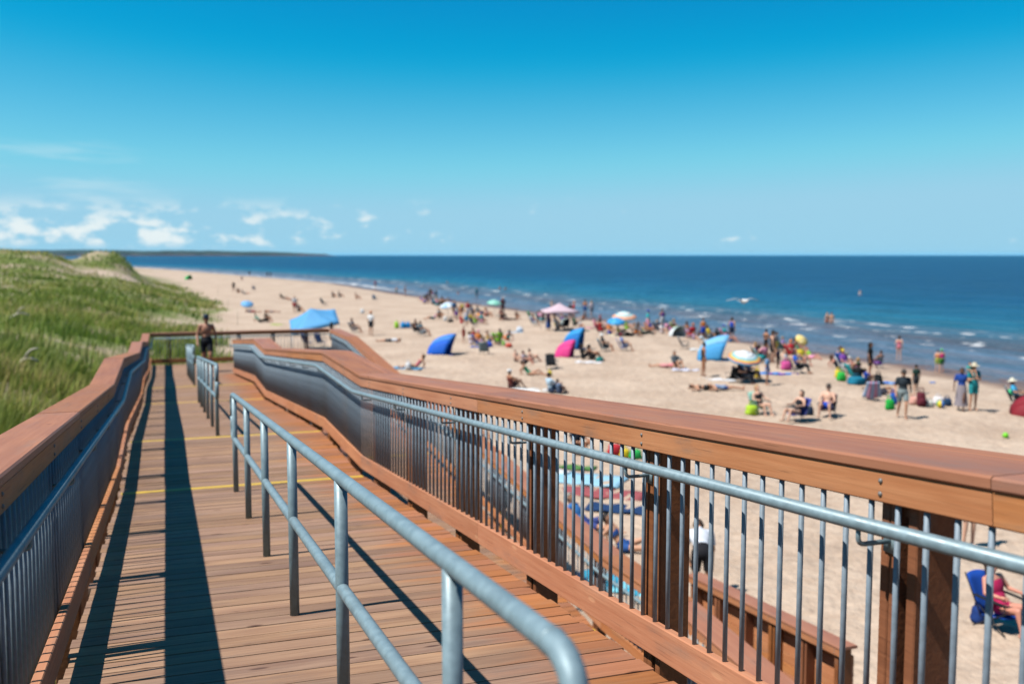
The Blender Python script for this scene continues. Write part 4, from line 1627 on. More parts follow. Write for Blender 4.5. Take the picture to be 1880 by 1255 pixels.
dome_tent('white and green spotted baby tent behind the black chair near the water', G(1246, 618), 20, 1.15, .85, 1.0, '#e7eef0', '#bcd9d2')
umbrella('rainbow-edged white umbrella among the chairs', G(1366, 701), .78, 1.16, ['#eef1f2', '#eef1f2', '#dfeef2', '#6ec3d6', '#e9d77a', '#ee9a5b', '#7db4e0'], (17, 4), 'ring')
umbrella('teal, white and orange striped umbrella by the waterline', G(1146, 612), .95, 1.32, ['#bfe6e6', '#f1f1ec', '#8ed6da', '#f1e3d8', '#f0b08a', '#e9a27f', '#f1e3d8'], (10, 0), 'ring')
umbrella('plain sky-blue umbrella tucked under the striped one', G(1131, 617), .68, 1.12, ['#3aa3e2', '#55b2ea'], (14, 0))
umbrella('mint green umbrella close to the water', G(908, 579), .72, 1.28, ['#8fd9c4', '#a8e2d2'], (12, 5))
umbrella('white and pale blue umbrella left of the mint one', G(822, 583), .78, 1.18, ['#e6edf3', '#a9cdea'], (12, -6))
umbrella('light-blue umbrella planted low on the far sand at the left', G(454, 567), .68, .62, ['#6fb4ec', '#82c0f0'], (25, 10))
umbrella('orange parasol beside a black chair on the middle sand', G(880, 592), .28, .74, ['#f0a25c'], (10, 0))
umbrella('yellow parasol at the water side of the crowd', G(1472, 651), .42, .98, ['#efd27a', '#f3dd9a'], (40, 20))

# ---- people -------------------------------------------------------------------------------
deck_z = lambda s: cap_up(s) - CAP_H
q = SP(32.0, 1.20, Z_LAND - CAP_H)
person('shirtless man in a dark cap and black shorts walking up the ramp', q, 'walk', 17, 1.74, '#bd8468', 'b', [('shorts', '#22252c')], ('cap', '#27384a'), 'people on the boardwalk', .014, glasses=True)
person('man in a dark grey shirt and grey shorts carrying a green bag', G(1656, 768), 'walk', -12, 1.80, 'm', 'b', [('tee', '#2f3b44'), ('shorts', '#8b9a9c')], ('cap', '#55504e'), vox=.014, glasses=True)
person('woman in a pink swimsuit seated in the near blue chair', G(1838, 1152), 'chair', 28, 1.66, 'r', 'n', [('swimsuit', '#c8265f'), ('trunks', '#c8265f')], None, vox=.014, longhair=True)
person('bending person in a white shirt and dark shorts by the low boarded railing', G(1288, 1112), 'stoop', 176, 1.74, 'm', 'n', [('tee', '#dfe5ee'), ('shorts', '#1c1c22')], None, vox=.02)
person('legs of someone standing on the sand under the right railing cap', G(1778, 1004), 'stand', 10, 1.6, 'l', 'n', [('trunks', '#d0506a'), ('bikini_top', '#d0506a')])
person('person in a white top and black shorts glimpsed behind the lower railing', G(918, 985), 'stand', 30, 1.7, 'l', 'y', [('tank', '#e6e0ea'), ('shorts', '#17181c')])

ST = 'stand'
PEOPLE = [
    # label, px, py, pose, face, h, skin, hair, wear, hat
    ('man in a white shirt, orange cap and dark shorts standing alone on the left sand', 681, 616, ST, 150, 1.78, 'm', 'n', [('tee', '#eef0f2'), ('shorts', '#2a2f38')], ('cap', '#e58a5a')),
    ('woman in a dark one-piece standing left of the light-blue tent', 1291, 690, ST, 100, 1.66, 't', 'b', [('swimsuit', '#22242a')], None),
    ('girl in a pink swimsuit standing ankle-deep in the sea', 1650, 661, ST, 140, 1.5, 'l', 'n', [('swimsuit', '#d77a86')], None),
    ('left one of the pair standing in the shallows', 1518, 606, ST, 20, 1.7, 'l', 'y', [('trunks', '#b06a5a'), ('bikini_top', '#b06a5a')], None),
    ('right one of the pair standing in the shallows', 1526, 607, ST, -30, 1.75, 'm', 'n', [('trunks', '#c79a88')], None),
    ('bather waist-deep in the sea beyond the wading pair', 1578, 574, ST, 0, 1.7, 'l', 'n', [('tank', '#d8d3d6')], None),
    ('child in a green cap and bright pink vest at the water edge', 1728, 683, ST, 180, 1.25, 'm', 'b', [('tank', '#e0338a'), ('shorts', '#4c8a3a')], ('cap', '#7fe07a')),
    ('child with an orange swim ring look, left of the pink vest child', 1721, 682, ST, 160, 1.2, 'l', 'n', [('tank', '#e08a5a'), ('shorts', '#a8b84a')], None),
    ('woman in a long grey skirt and blue top walking by the water', 1764, 754, 'walk', -30, 1.68, 'd', 'b', [('tee', '#1e4aa0'), ('skirt', '#9a9198')], None),
    ('man in a teal patterned shirt beside the woman in the grey skirt', 1786, 753, 'arms', 10, 1.8, 'm', 'n', [('tee', '#1f8f96'), ('shorts', '#2b9aa0')], ('sunhat', '#d8cdb2')),
    ('small child in turquoise carried high on a shoulder at the right', 1781, 720, 'sit', 0, .95, 'm', 'b', [('tee', '#25a5a0')], None),
    ('shirtless tanned man standing beside the black chair near the water', 1418, 664, ST, 100, 1.78, 't', 'b', [('trunks', '#8a6a52')], None),
    ('dark-haired woman bending over at the tanned man, facing him', 1406, 652, 'arms', 120, 1.6, 't', 'b', [('bikini_top', '#242028'), ('trunks', '#242028')], None),
    ('child in a blue and white patterned suit standing by the rainbow umbrella', 1408, 706, ST, 60, 1.38, 'm', 'n', [('tee', '#7fb0dc'), ('shorts', '#4f8fd0')], None),
    ('small child in dark clothes right of the rainbow umbrella', 1428, 676, ST, 40, 1.05, 'd', 'b', [('tee', '#2c2c44'), ('shorts', '#22242e')], None),
    ('woman in a purple top and long blue skirt at the pink canopy', 1007, 606, ST, 60, 1.65, 'm', 'n', [('tee', '#a878bc'), ('skirt', '#1f4a8c')], None),
    ('man in blue trunks standing right of the pink canopy', 1074, 581, ST, 150, 1.8, 't', 'n', [('shorts', '#2a62a8')], None),
    ('woman in a pale top standing right of the man in blue trunks', 1086, 582, ST, 200, 1.68, 'l', 'y', [('tee', '#e8d3d6'), ('shorts', '#8f8f98')], None),
    ('dark-haired woman in a red top in the crowd left of the mint umbrella', 859, 586, ST, 30, 1.66, 'm', 'b', [('tee', '#c03a4a'), ('shorts', '#e8e4e8')], None),
    ('child in turquoise shorts in front of the woman in red', 856, 599, ST, 20, 1.35, 'l', 'b', [('tee', '#ece8ee'), ('shorts', '#2aa8d8')], None),
    ('bare-skinned toddler standing right of the blue half-dome tent', 918, 633, ST, 0, 1.0, 'l', 'n', [('trunks', '#c8a08c')], None),
    ('child in a red vest standing at the right of the blue half-dome tent', 851, 628, ST, 50, 1.1, 'l', 'n', [('tank', '#d8382e'), ('shorts', '#d8382e')], None),
    ('person in blue standing under the white and pale blue umbrella', 834, 584, ST, 30, 1.7, 'm', 'n', [('tee', '#3f78a8'), ('shorts', '#3a3a44')], None),
    ('dark figure in maroon standing right of the mint umbrella', 923, 577, ST, 10, 1.75, 'm', 'b', [('tee', '#5a2a34'), ('trousers', '#4a2630')], None),
    ('person in turquoise at the waterline behind the mint umbrella', 875, 549, ST, 0, 1.7, 'm', 'n', [('tee', '#1f7f94'), ('shorts', '#1f6f8a')], None),
    ('person in pink wading at the far shore', 689, 530, ST, 40, 1.6, 'l', 'n', [('tee', '#d0607e')], None),
    ('child in teal trunks at the far waterline', 728, 541, ST, 10, 1.3, 'l', 'y', [('shorts', '#2f9a9a')], None),
    ('tanned figure standing on the wet sand at the far shore', 744, 544, ST, 90, 1.7, 't', 'n', [('trunks', '#8a5a40')], None),
    ('person in a white shirt and red shorts left of the blue canopy', 541, 574, ST, 30, 1.72, 'm', 'n', [('tee', '#eef0f4'), ('shorts', '#c23440')], None),
    ('dark figure standing on the far sand at the left, nearest the grass', 429, 536, ST, 0, 1.7, 'm', 'b', [('tee', '#3c352e'), ('shorts', '#33302c')], None),
    ('tiny dark figure at the far waterline, left one', 458, 507, ST, 0, 1.75, 'm', 'b', [('tee', '#2a3440'), ('shorts', '#22262c')], None),
    ('tiny figure wading at the far shore, nearer of two', 491, 509, ST, 0, 1.7, 'm', 'b', [('tee', '#23405c'), ('shorts', '#1e2c3c')], None),
    ('tiny figure wading at the far shore, right beside the other', 497, 509, ST, 60, 1.7, 'm', 'b', [('tee', '#1f3850'), ('shorts', '#1e2c3c')], None),
    ('boy in dark green standing right behind the man in grey', 1681, 724, ST, 200, 1.3, 'm', 'b', [('tee', '#27473e'), ('shorts', '#3a3a40')], None),
    # sitting on the sand
    ('woman with dark hair leaning back on a towel right of the near landing railing', 762, 676, 'recline', -80, 1.66, 'm', 'b', [('swimsuit', '#c26a72')], None),
    ('person in a white cap sitting just above the railing cap, left of the pale towel', 940, 714, 'sit', 130, 1.68, 't', 'n', [('tank', '#7a3a34'), ('shorts', '#4a2a2a')], ('cap', '#f2f3f3')),
    ('dark-haired person in a light-blue shirt sitting just above the railing cap', 1013, 721, 'sit', 120, 1.68, 'm', 'b', [('tee', '#bcd9ee'), ('shorts', '#3a4a66')], None),
    ('small child sitting right of the person in the light-blue shirt', 1026, 722, 'sit', 140, 1.2, 'm', 'b', [('tee', '#6f86a8'), ('shorts', '#44506a')], None),
    ('left child of the seated trio in the middle of the sand', 948, 664, 'sit', 30, 1.3, 'l', 'b', [('trunks', '#5a4a4a')], None),
    ('middle child of the seated trio in the middle of the sand', 964, 669, 'sit', 60, 1.45, 'r', 'b', [('tee', '#b8a8b0'), ('shorts', '#2c2a30')], None),
    ('right child of the seated trio in the middle of the sand', 976, 664, 'sit', 100, 1.4, 'l', 'b', [('tank', '#d0a8a0'), ('trunks', '#5a3a3a')], None),
    ('woman in a green swimsuit leaning back in front of the black chair', 974, 689, 'recline', 80, 1.66, 'm', 'n', [('swimsuit', '#1f8a68')], None),
    ('dark-clothed person sitting in the shade of the pink tent', 1072, 659, 'sit', 90, 1.7, 'd', 'b', [('tee', '#25262a'), ('trousers', '#202226')], None),
    ('second person sitting right of the dark-clothed one by the pink tent', 1086, 660, 'sit', 100, 1.65, 't', 'b', [('tank', '#3a2a28'), ('shorts', '#2c2624')], None),
    ('person in a dark grey hoodie sitting hunched left of the white towel', 1241, 676, 'sit', 20, 1.72, 'm', 'b', [('shirt', '#565f66'), ('shorts', '#565f66')], None),
    ('dark-haired person lying in pink left of the grey hoodie', 1222, 675, 'lie', -100, 1.65, 'm', 'b', [('tank', '#e08a90'), ('shorts', '#e6a0a0')], None),
    ('sunbather with a dark top lying on the sand left of the rainbow umbrella', 1296, 716, 'lie', 95, 1.65, 'm', 'b', [('bikini_top', '#23282c'), ('trunks', '#23282c')], None),
    ('sunbather in navy lying end to end with the dark-topped sunbather', 1330, 716, 'lie', 88, 1.65, 'm', 'n', [('trunks', '#2c4a80'), ('tank', '#8aa0c0')], None),
    ('person lying on a towel far left below the blue canopy, with white clothes', 715, 628, 'lie', -85, 1.7, 'm', 'n', [('tee', '#d8dce4'), ('shorts', '#3a3f4a')], None),
    ('person lying on the sand left of the white hat, in pink', 795, 586, 'recline', -85, 1.66, 'm', 'n', [('tank', '#d8a0b8'), ('shorts', '#1f5a64')], ('sunhat', '#efe9e2')),
    ('dark-clothed person sitting next to the white-hatted one', 807, 583, 'sit', 40, 1.7, 't', 'b', [('tee', '#3a2f2a'), ('shorts', '#3a2f2a')], None),
    ('person in a black outfit lying beyond the teal chair', 1160, 617, 'recline', -80, 1.68, 'm', 'b', [('tee', '#3a2a2c'), ('trousers', '#1f2026')], None),
    ('second dark figure lying on its side beyond the teal chair', 1182, 614, 'recline', 80, 1.68, 'm', 'n', [('tee', '#7e97ad'), ('trousers', '#24302c')], None),
    ('person in orange hat sitting behind the black chair near the water', 1265, 620, 'sit', 60, 1.66, 'm', 'n', [('tee', '#caa8cc'), ('shorts', '#d8b8cc')], ('cap', '#e0853a')),
    ('dark-haired person sitting in the row at the water, left one', 1289, 622, 'sit', 160, 1.7, 't', 'b', [('tee', '#32405c'), ('shorts', '#3a4a5a')], None),
    ('dark-haired person sitting in the row at the water, middle one', 1304, 624, 'sit', 150, 1.66, 'm', 'b', [('tank', '#2c2a34'), ('shorts', '#26303a')], None),
    ('dark-haired person sitting in the row at the water, right one', 1318, 624, 'sit', 140, 1.72, 't', 'b', [('tee', '#1f2329'), ('shorts', '#26282e')], None),
    ('person in pink sitting near the striped umbrella', 1093, 600, 'sit', 60, 1.5, 'l', 'n', [('tee', '#e8a0b4'), ('shorts', '#e090a8')], None),
    ('toddler in pale pink right of the person in pink', 1112, 601, 'sit', 30, 1.1, 'l', 'y', [('tee', '#f0d0d6'), ('shorts', '#f0d0d6')], None),
    ('person in teal sitting in the crowd below the mint umbrella', 879, 578, 'sit', 60, 1.7, 'm', 'b', [('tee', '#2a5f70'), ('trousers', '#1f3a48')], None),
    ('person in maroon sitting below the dark standing figure', 921, 584, 'sit', 40, 1.72, 'm', 'b', [('tee', '#6a2632'), ('trousers', '#2a2024')], None),
    ('lone small figure sitting right of the maroon group', 949, 585, 'sit', 30, 1.4, 't', 'b', [('tee', '#6a4a40')], None),
    ('dark-haired person in white sitting right of the blue half-dome tent', 866, 632, 'sit', 70, 1.62, 'm', 'b', [('tee', '#e8dfe6'), ('shorts', '#d8c8d0')], None),
    ('seated figure at the far shore crowd, leftmost', 785, 557, 'sit', 20, 1.7, 'm', 'b', [('tee', '#343e5a'), ('shorts', '#c9d3e2')], None),
    ('seated figure in blue at the far shore crowd', 795, 559, 'sit', 60, 1.7, 't', 'b', [('tee', '#1f5f9a'), ('shorts', '#222a3a')], None),
    ('standing figure in blue-green at the far shore crowd', 801, 557, ST, 60, 1.7, 'm', 'b', [('tee', '#206a88'), ('shorts', '#c8d0c8')], None),
    ('seated figure in dark red at the far shore crowd, rightmost', 814, 556, 'sit', 100, 1.7, 't', 'b', [('tee', '#5a2c38'), ('shorts', '#20242a')], None),
    ('pair member sitting far off above the blue canopy, left', 612, 546, 'sit', 60, 1.7, 'm', 'b', [('tee', '#4a4650'), ('shorts', '#5a4a48')], None),
    ('pair member sitting far off above the blue canopy, right', 624, 546, 'sit', 80, 1.7, 'm', 'b', [('tee', '#3a3c4c'), ('shorts', '#4a4a50')], None),
    ('person with legs stretched out far off at the left, dark green top', 521, 549, 'recline', 80, 1.7, 't', 'b', [('tee', '#2f3f30'), ('shorts', '#6a5048')], None),
    ('person sitting far off at the left beside the dark standing figure', 437, 538, 'sit', 30, 1.7, 't', 'b', [('tee', '#4a4038'), ('shorts', '#4a4038')], None),
    ('person in mint sitting left of the large blue canopy', 478, 592, 'recline', 85, 1.68, 'm', 'b', [('tee', '#a9d6bc'), ('trousers', '#2c2420')], None),
    ('person lying among dark towels far left of the blue canopy', 464, 573, 'lie', 80, 1.7, 't', 'b', [('tee', '#39496a'), ('shorts', '#a03040')], None),
    ('faint sunbather lying on the sand left of the blue canopy', 499, 574, 'lie', 85, 1.65, 't', 'n', [('trunks', '#8a7a80')], None),
    ('faint seated figure far off, right of the blue canopy', 655, 550, 'sit', 70, 1.7, 'm', 'n', [('tank', '#b08a70')], None),
    ('person in dark cap sitting behind the teal bag, right of centre', 1575, 699, 'sit', 160, 1.72, 'd', 'b', [('tee', '#1c2024'), ('trousers', '#1e2a30')], ('cap', '#2c4a34')),
    ('child in navy at the pink canopy', 988, 586, 'sit', 30, 1.5, 'm', 'b', [('tee', '#1f3a60'), ('shorts', '#2c5a9a')], None),
    ('dark figure standing under the pink canopy, left', 1018, 591, ST, 40, 1.7, 't', 'b', [('tee', '#3a3f4c'), ('shorts', '#3a3238')], None),
    ('dark figure standing under the pink canopy, right', 1047, 590, ST, -20, 1.7, 't', 'b', [('tee', '#2c2a2c'), ('shorts', '#3a3034')], None),
    ('grey-haired person lying on the sand just behind the lower railing', 1078, 972, 'recline', 60, 1.7, 'm', 'g', [('tee', '#3d7ec2'), ('shorts', '#3a4a8a')], None),
    ('dark-haired sunbather lying behind the lower railing, right of the grey-haired one', 1150, 1012, 'recline', 70, 1.66, 'm', 'b', [('bikini_top', '#2c5aa0'), ('trunks', '#2c5aa0')], None),
    ('dark figure seen through the bars under the long railing, by a striped towel', 1062, 833, 'sit', 40, 1.7, 't', 'b', [('tee', '#2a2c36'), ('shorts', '#20222a')], None),
    ('person in blue seen through the upper bars at the bend of the handrail', 866, 800, 'sit', 60, 1.7, 'm', 'b', [('tee', '#1f66c8'), ('shorts', '#d8d2d8')], None),
    # more of the crowd by the water
    ('woman in a yellow swimsuit at the far shore crowd', 808, 562, 'sit', 40, 1.62, 'l', 'y', [('swimsuit', '#d8c040')], None),
    ('man in black standing behind the far shore crowd', 790, 553, ST, 20, 1.76, 'm', 'b', [('tee', '#1d2026'), ('shorts', '#2a2c34')], None),
    ('child in bright blue left of the far shore crowd', 779, 558, 'sit', 10, 1.3, 'm', 'b', [('tee', '#2a70c8'), ('shorts', '#20406a')], None),
    ('person in grey sitting at the right end of the far shore crowd', 826, 566, 'sit', 60, 1.7, 'm', 'g', [('tee', '#9aa0a8'), ('shorts', '#50545c')], None),
    ('woman in orange sitting between the white umbrella and the mint one', 846, 574, 'sit', 30, 1.64, 't', 'n', [('tank', '#e08848'), ('shorts', '#a05a34')], None),
    ('man in a navy cap sitting between the white umbrella and the mint one', 868, 576, 'sit', 80, 1.74, 'm', 'b', [('tee', '#3a5a80'), ('shorts', '#2a2f38')], ('cap', '#1c2a44')),
    ('child in yellow in the crowd left of the mint umbrella', 849, 577, ST, 20, 1.15, 'm', 'b', [('tee', '#e8d040'), ('shorts', '#5a5a60')], None),
    ('pale person sitting right of the teal sitter, below the mint umbrella', 892, 580, 'sit', 50, 1.66, 'l', 'y', [('tank', '#e8c8b8'), ('shorts', '#c05a50')], None),
    ('dark figure lying at the feet of the maroon group', 932, 588, 'lie', 85, 1.7, 't', 'b', [('tee', '#4a2a30'), ('trousers', '#3a2428')], None),
    ('person in a black shirt seated at the back left of the pink canopy', 1000, 589, 'sit', 60, 1.7, 'm', 'b', [('tee', '#202228'), ('shorts', '#30343c')], None),
    ('woman in white seated at the front of the pink canopy', 1024, 605, 'sit', 70, 1.64, 'm', 'b', [('tee', '#e8e6ea'), ('shorts', '#48505c')], None),
    ('man in a green shirt seated at the right of the pink canopy', 1056, 598, 'sit', 90, 1.74, 'm', 'n', [('tee', '#2f6a4a'), ('shorts', '#2a2a30')], None),
    ('child in white crouching right of the pink canopy', 1066, 600, 'sit', 30, 1.1, 'l', 'n', [('tee', '#ecebe8'), ('shorts', '#d0a0a0')], None),
    ('child in red playing near the striped umbrella', 1102, 598, ST, 60, 1.05, 'l', 'b', [('tee', '#d85a64'), ('shorts', '#b0404a')], None),
    ('person in white lying at the waterline right of the striped umbrella', 1196, 606, 'recline', 85, 1.66, 'l', 'n', [('tee', '#eceef0'), ('shorts', '#d8d8e0')], None),
    ('child in pink left of the spotted baby tent', 1232, 611, 'sit', 20, 1.1, 'l', 'y', [('tee', '#e070b8'), ('shorts', '#d060a8')], None),
    ('woman in white left of the spotted baby tent', 1216, 612, 'sit', 40, 1.62, 'l', 'n', [('tee', '#f0eef0'), ('shorts', '#e8d8dc')], None),
    ('toddler in lilac right of the spotted baby tent', 1274, 623, 'sit', 30, 1.0, 'l', 'y', [('tee', '#c8b0dc'), ('shorts', '#b8a0d0')], None),
    ('person in white stretched out behind the light-blue tent', 1296, 630, 'recline', 80, 1.7, 'm', 'n', [('tee', '#dfe8ee'), ('shorts', '#b8d0dc')], None),
    ('shirtless boy sitting at the water right of the light-blue tent', 1342, 628, 'sit', 60, 1.4, 'r', 'b', [('shorts', '#3a70a8')], None),
    ('woman in black seated facing the tanned man', 1398, 660, 'sit', 100, 1.64, 'l', 'b', [('swimsuit', '#1c1e24')], None),
    ('child in a white tee by the patterned green chair', 1452, 650, ST, 40, 1.05, 'm', 'n', [('tee', '#eceae4'), ('shorts', '#58a068')], None),
    ('person in patterned green sitting under the yellow parasol', 1466, 653, 'sit', 60, 1.68, 'm', 'n', [('shirt', '#5c8468'), ('shorts', '#d8d8c0')], None),
    ('toddler in pink left of the man in blue', 1438, 677, 'sit', 50, .95, 'l', 'y', [('tee', '#e88ab8')], None),
    ('woman in white sitting right of the brown-hatted sitter', 1556, 674, 'sit', 140, 1.64, 'l', 'g', [('tee', '#e4dcd8'), ('shorts', '#2a60a8')], None),
    ('child in royal blue right of the dark cap sitter', 1592, 700, 'sit', 100, 1.2, 't', 'b', [('tee', '#2050c0'), ('shorts', '#1c2c50')], None),
    ('shirtless person lying behind the tie-dyed chair', 1615, 724, 'recline', 80, 1.7, 't', 'b', [('shorts', '#3a3a44')], None),
    ('distant seated figure in blue nearest the far waterline at the left', 444, 514, 'sit', 20, 1.7, 'm', 'b', [('tee', '#30506c')], None),
    ('distant pair of grey legs stretched on the far sand at the left', 449, 540, 'recline', 80, 1.7, 'm', 'n', [('tee', '#a09890'), ('shorts', '#8a8480')], None),
    ('distant sunbather lying right of the dark green top', 536, 551, 'lie', 80, 1.66, 't', 'n', [('trunks', '#804a50')], None),
    ('dark seated figure beside the person in white and red', 549, 572, 'sit', 60, 1.7, 'm', 'b', [('tee', '#2a3a58'), ('shorts', '#2a2c38')], None),
    ('dark crouching figure near the reclining person in mint', 490, 590, 'sit', 60, 1.66, 't', 'b', [('tee', '#3a2c26'), ('shorts', '#2c2420')], None),
]
for lb, px, py, po, fc, h, sk_, ha, we, ht in PEOPLE:
    loc = G(px, py)
    if lb.startswith('small child in turquoise carried'):
        b_ = G(1788, 753)
        loc = Vector((b_.x - .17, b_.y + .02, b_.z + 1.36))
    if lb.startswith('bather waist-deep'):
        loc.z = SEA_Z - .95
    person(lb, loc, po, fc, h, sk_, ha, we, ht, longhair=(sum(map(ord, lb)) % 3 == 0 and po != 'lie' and ht is None))

# denser knots of people along the water
CW = (('white', '#eceef0'), ('bright red', '#d0303a'), ('orange', '#e8843a'), ('yellow', '#ecd040'), ('lime green', '#9ad040'), ('turquoise', '#30b8c0'),
      ('royal blue', '#2458d0'), ('navy', '#20304c'), ('purple', '#8a50b0'), ('pale pink', '#e8a0bc'), ('black', '#1c1e22'), ('grey', '#9098a0'))
rr = random.Random(5)
ci = 0
for where, x0, x1, y0, y1, cnt in (('left of the mint umbrella', 832, 902, 572, 596, 7), ('beside the pale pink canopy', 972, 1072, 586, 606, 7),
                                   ('right of the striped umbrella', 1172, 1242, 602, 616, 7), ('behind the light-blue tent', 1252, 1352, 615, 629, 7),
                                   ('behind the rainbow umbrella', 1386, 1492, 642, 672, 9), ('in the far shore crowd', 768, 830, 548, 565, 6),
                                   ('right of the half-dome tent', 856, 946, 622, 640, 5), ('near the large teal tote', 1528, 1626, 676, 702, 5),
                                   ('beyond the teal and violet chairs', 1100, 1170, 604, 622, 5)):
    for k in range(cnt):
        nm_, cc = CW[ci % 12]
        ci += 1 if k < cnt - 1 else 2
        px = x0 + (x1 - x0) * (k + rr.uniform(.15, .85)) / cnt
        py = rr.uniform(y0, y1)
        po = rr.choice(['sit', 'sit', 'recline', 'chair_knee', 'chair_knee', 'stand'])
        sit = po != 'stand'
        nm2, c2 = CW[(ci * 5 + 3) % 12]
        lb = 'person in %s and %s %s %s' % (nm_, nm2, 'sitting' if sit else 'standing', where)
        loc = G(px, py)
        if po == 'chair_knee':
            camp_chair('%s beach chair under the person in %s %s' % (nm2, nm_, where), loc, 60 + 20 * (k % 3), c2)
        person(lb, loc, po, rr.choice([30, 60, 90, 140, 200]), rr.uniform(1.45, 1.8), rr.choice('lmmtr'), rr.choice('bnny'), [('tee' if k % 2 else 'tank', cc), ('shorts', c2)], ('cap', CW[(ci * 7) % 12][1]) if k % 4 == 1 else None, longhair=k % 3 == 0)

# heads of swimmers
for lb, px, py in (('swimmer with only head and shoulders out of the water, far left', 822, 519), ('left of two swimmers beyond the mint umbrella', 918, 530),
                   ('right of two swimmers beyond the mint umbrella', 928, 531), ('swimmer close to the crowd at the far shore', 841, 540)):
    r_ = pix_ray(px, py)
    q = r_ * ((SEA_Z - EYE) / r_.z)
    person(lb, Vector((q.x, q.y, SEA_Z - 1.22)), 'stand', 200, 1.72, 'l', 'n', [('tank', '#b0626a')], None, 'swimmers in the sea')

# ---- people in chairs ---------------------------------------------------------------------
SEATED = [
    # chair label, person label, px, py, face, chair colour, person h, skin, hair, wear, hat, pose
    ('mint camp chair with a woman, lime bag at its feet', 'woman in a black swimsuit in the mint chair', 1396, 760, 25, '#a9dcc8', 1.66, 'l', 'y', [('swimsuit', '#24262a')], None, 'chair'),
    ('blue and violet camp chair holding the long-haired woman', 'woman with long dark hair stretching her legs left, in a dark swimsuit', 1462, 772, -62, '#3f49a0', 1.68, 'l', 'b', [('swimsuit', '#23242c')], None, 'chair'),
    ('red camp chair under the shirtless man', 'shirtless man in blue shorts leaning on his knees', 1518, 764, -30, '#7e2430', 1.78, 'l', 'b', [('shorts', '#1f55c8')], ('cap', '#5a5450'), 'chair_knee'),
    ('black reclining chair of the man in blue', 'man in a blue shirt and dark trousers seated facing right', 1466, 685, 78, '#202228', 1.76, 'm', 'b', [('tee', '#1c66d2'), ('trousers', '#2a2b30')], None, 'chair'),
    ('teal camp chair facing the sea in the middle of the sand', 'person in a white hat in the teal chair', 1111, 645, 75, '#137c92', 1.7, 'm', 'n', [('tee', '#22323c'), ('shorts', '#22323c')], ('sunhat', '#f2f2ee'), 'chair'),
    ('violet camp chair right of the teal one', 'person in a dark red cap in the violet chair', 1146, 644, 85, '#7f8ccf', 1.68, 'm', 'n', [('tee', '#8aa0d8'), ('shorts', '#7080a8')], ('cap', '#a02838'), 'chair'),
    ('navy camp chair on the sand beyond the far landing', 'person in navy in the camp chair beyond the far landing', 651, 610, 85, '#24365c', 1.7, 'm', 'n', [('tee', '#2a3a58'), ('shorts', '#c8b0a8')], None, 'chair'),
    ('teal low chair left of the blue half-dome tent', 'person in teal with a white bundle, left of the half-dome tent', 777, 617, 80, '#1c6a7c', 1.68, 'm', 'n', [('tee', '#1c6f86'), ('shorts', '#e4e6ea')], None, 'chair'),
    ('brown chair just left of the teal low chair', 'dark brown figure sitting left of the teal low chair', 767, 612, 60, '#4a342c', 1.7, 't', 'b', [('tee', '#5a3a34'), ('shorts', '#4a342c')], None, 'chair'),
    ('black chair with a white and cyan towel under the pink canopy', 'person draped in a white and cyan towel under the pink canopy', 1037, 603, 200, '#1e2430', 1.7, 'm', 'b', [('shirt', '#c4e4e6'), ('trousers', '#c4e4e6')], None, 'chair'),
    ('blue chair by the water with a brown-hatted sitter', 'sitter in a brown hat by the water', 1544, 672, 150, '#1f5fb8', 1.7, 'm', 'n', [('tank', '#c89a84'), ('shorts', '#1f5fb8')], ('sunhat', '#5a4234'), 'chair'),
    ('light-blue chair at the right edge with a hatted sitter', 'sitter in a cream sunhat and blue shirt at the right edge', 1868, 745, 60, '#22262c', 1.7, 'm', 'n', [('tee', '#4fb8e6'), ('shorts', '#3a3f4a')], ('sunhat', '#ece6cf'), 'chair'),
    ('patterned green chair at the water side of the crowd', 'person in purple in the patterned green chair near the yellow parasol', 1442, 648, 60, '#3f7a5c', 1.66, 'm', 'g', [('tee', '#9c86bc'), ('shorts', '#3a3a46')], None, 'chair'),
    ('turquoise chair left of the patterned green one', 'person sitting low in the turquoise chair', 1432, 644, 60, '#1fa8c8', 1.6, 'm', 'b', [('tee', '#3a2c34'), ('shorts', '#2a2c34')], None, 'chair'),
    ('blue chair under the rainbow umbrella', 'person in blue under the rainbow umbrella', 1377, 697, 60, '#2a6cb0', 1.66, 'm', 'b', [('tee', '#2c78c0'), ('shorts', '#26303c')], None, 'chair'),
    ('maroon chair under the rainbow umbrella, left of the blue one', 'person in maroon under the rainbow umbrella', 1364, 704, 60, '#5c1c24', 1.66, 'd', 'b', [('tee', '#5c2028'), ('trousers', '#20242e')], None, 'chair'),
    ('grey-blue chair turned away, right of the half-dome tent', 'thin sitter in the grey-blue chair right of the half-dome tent', 889, 650, 170, '#7f96a0', 1.66, 'm', 'n', [('tank', '#a8785c'), ('shorts', '#3a5a70')], None, 'chair'),
]
for cl, pl, px, py, fc, cc, h, sk_, ha, we, ht, po in SEATED:
    loc = G(px, py)
    camp_chair(cl, loc, fc, cc)
    person(pl, loc, po, fc, h, sk_, ha, we, ht, longhair='woman' in pl)
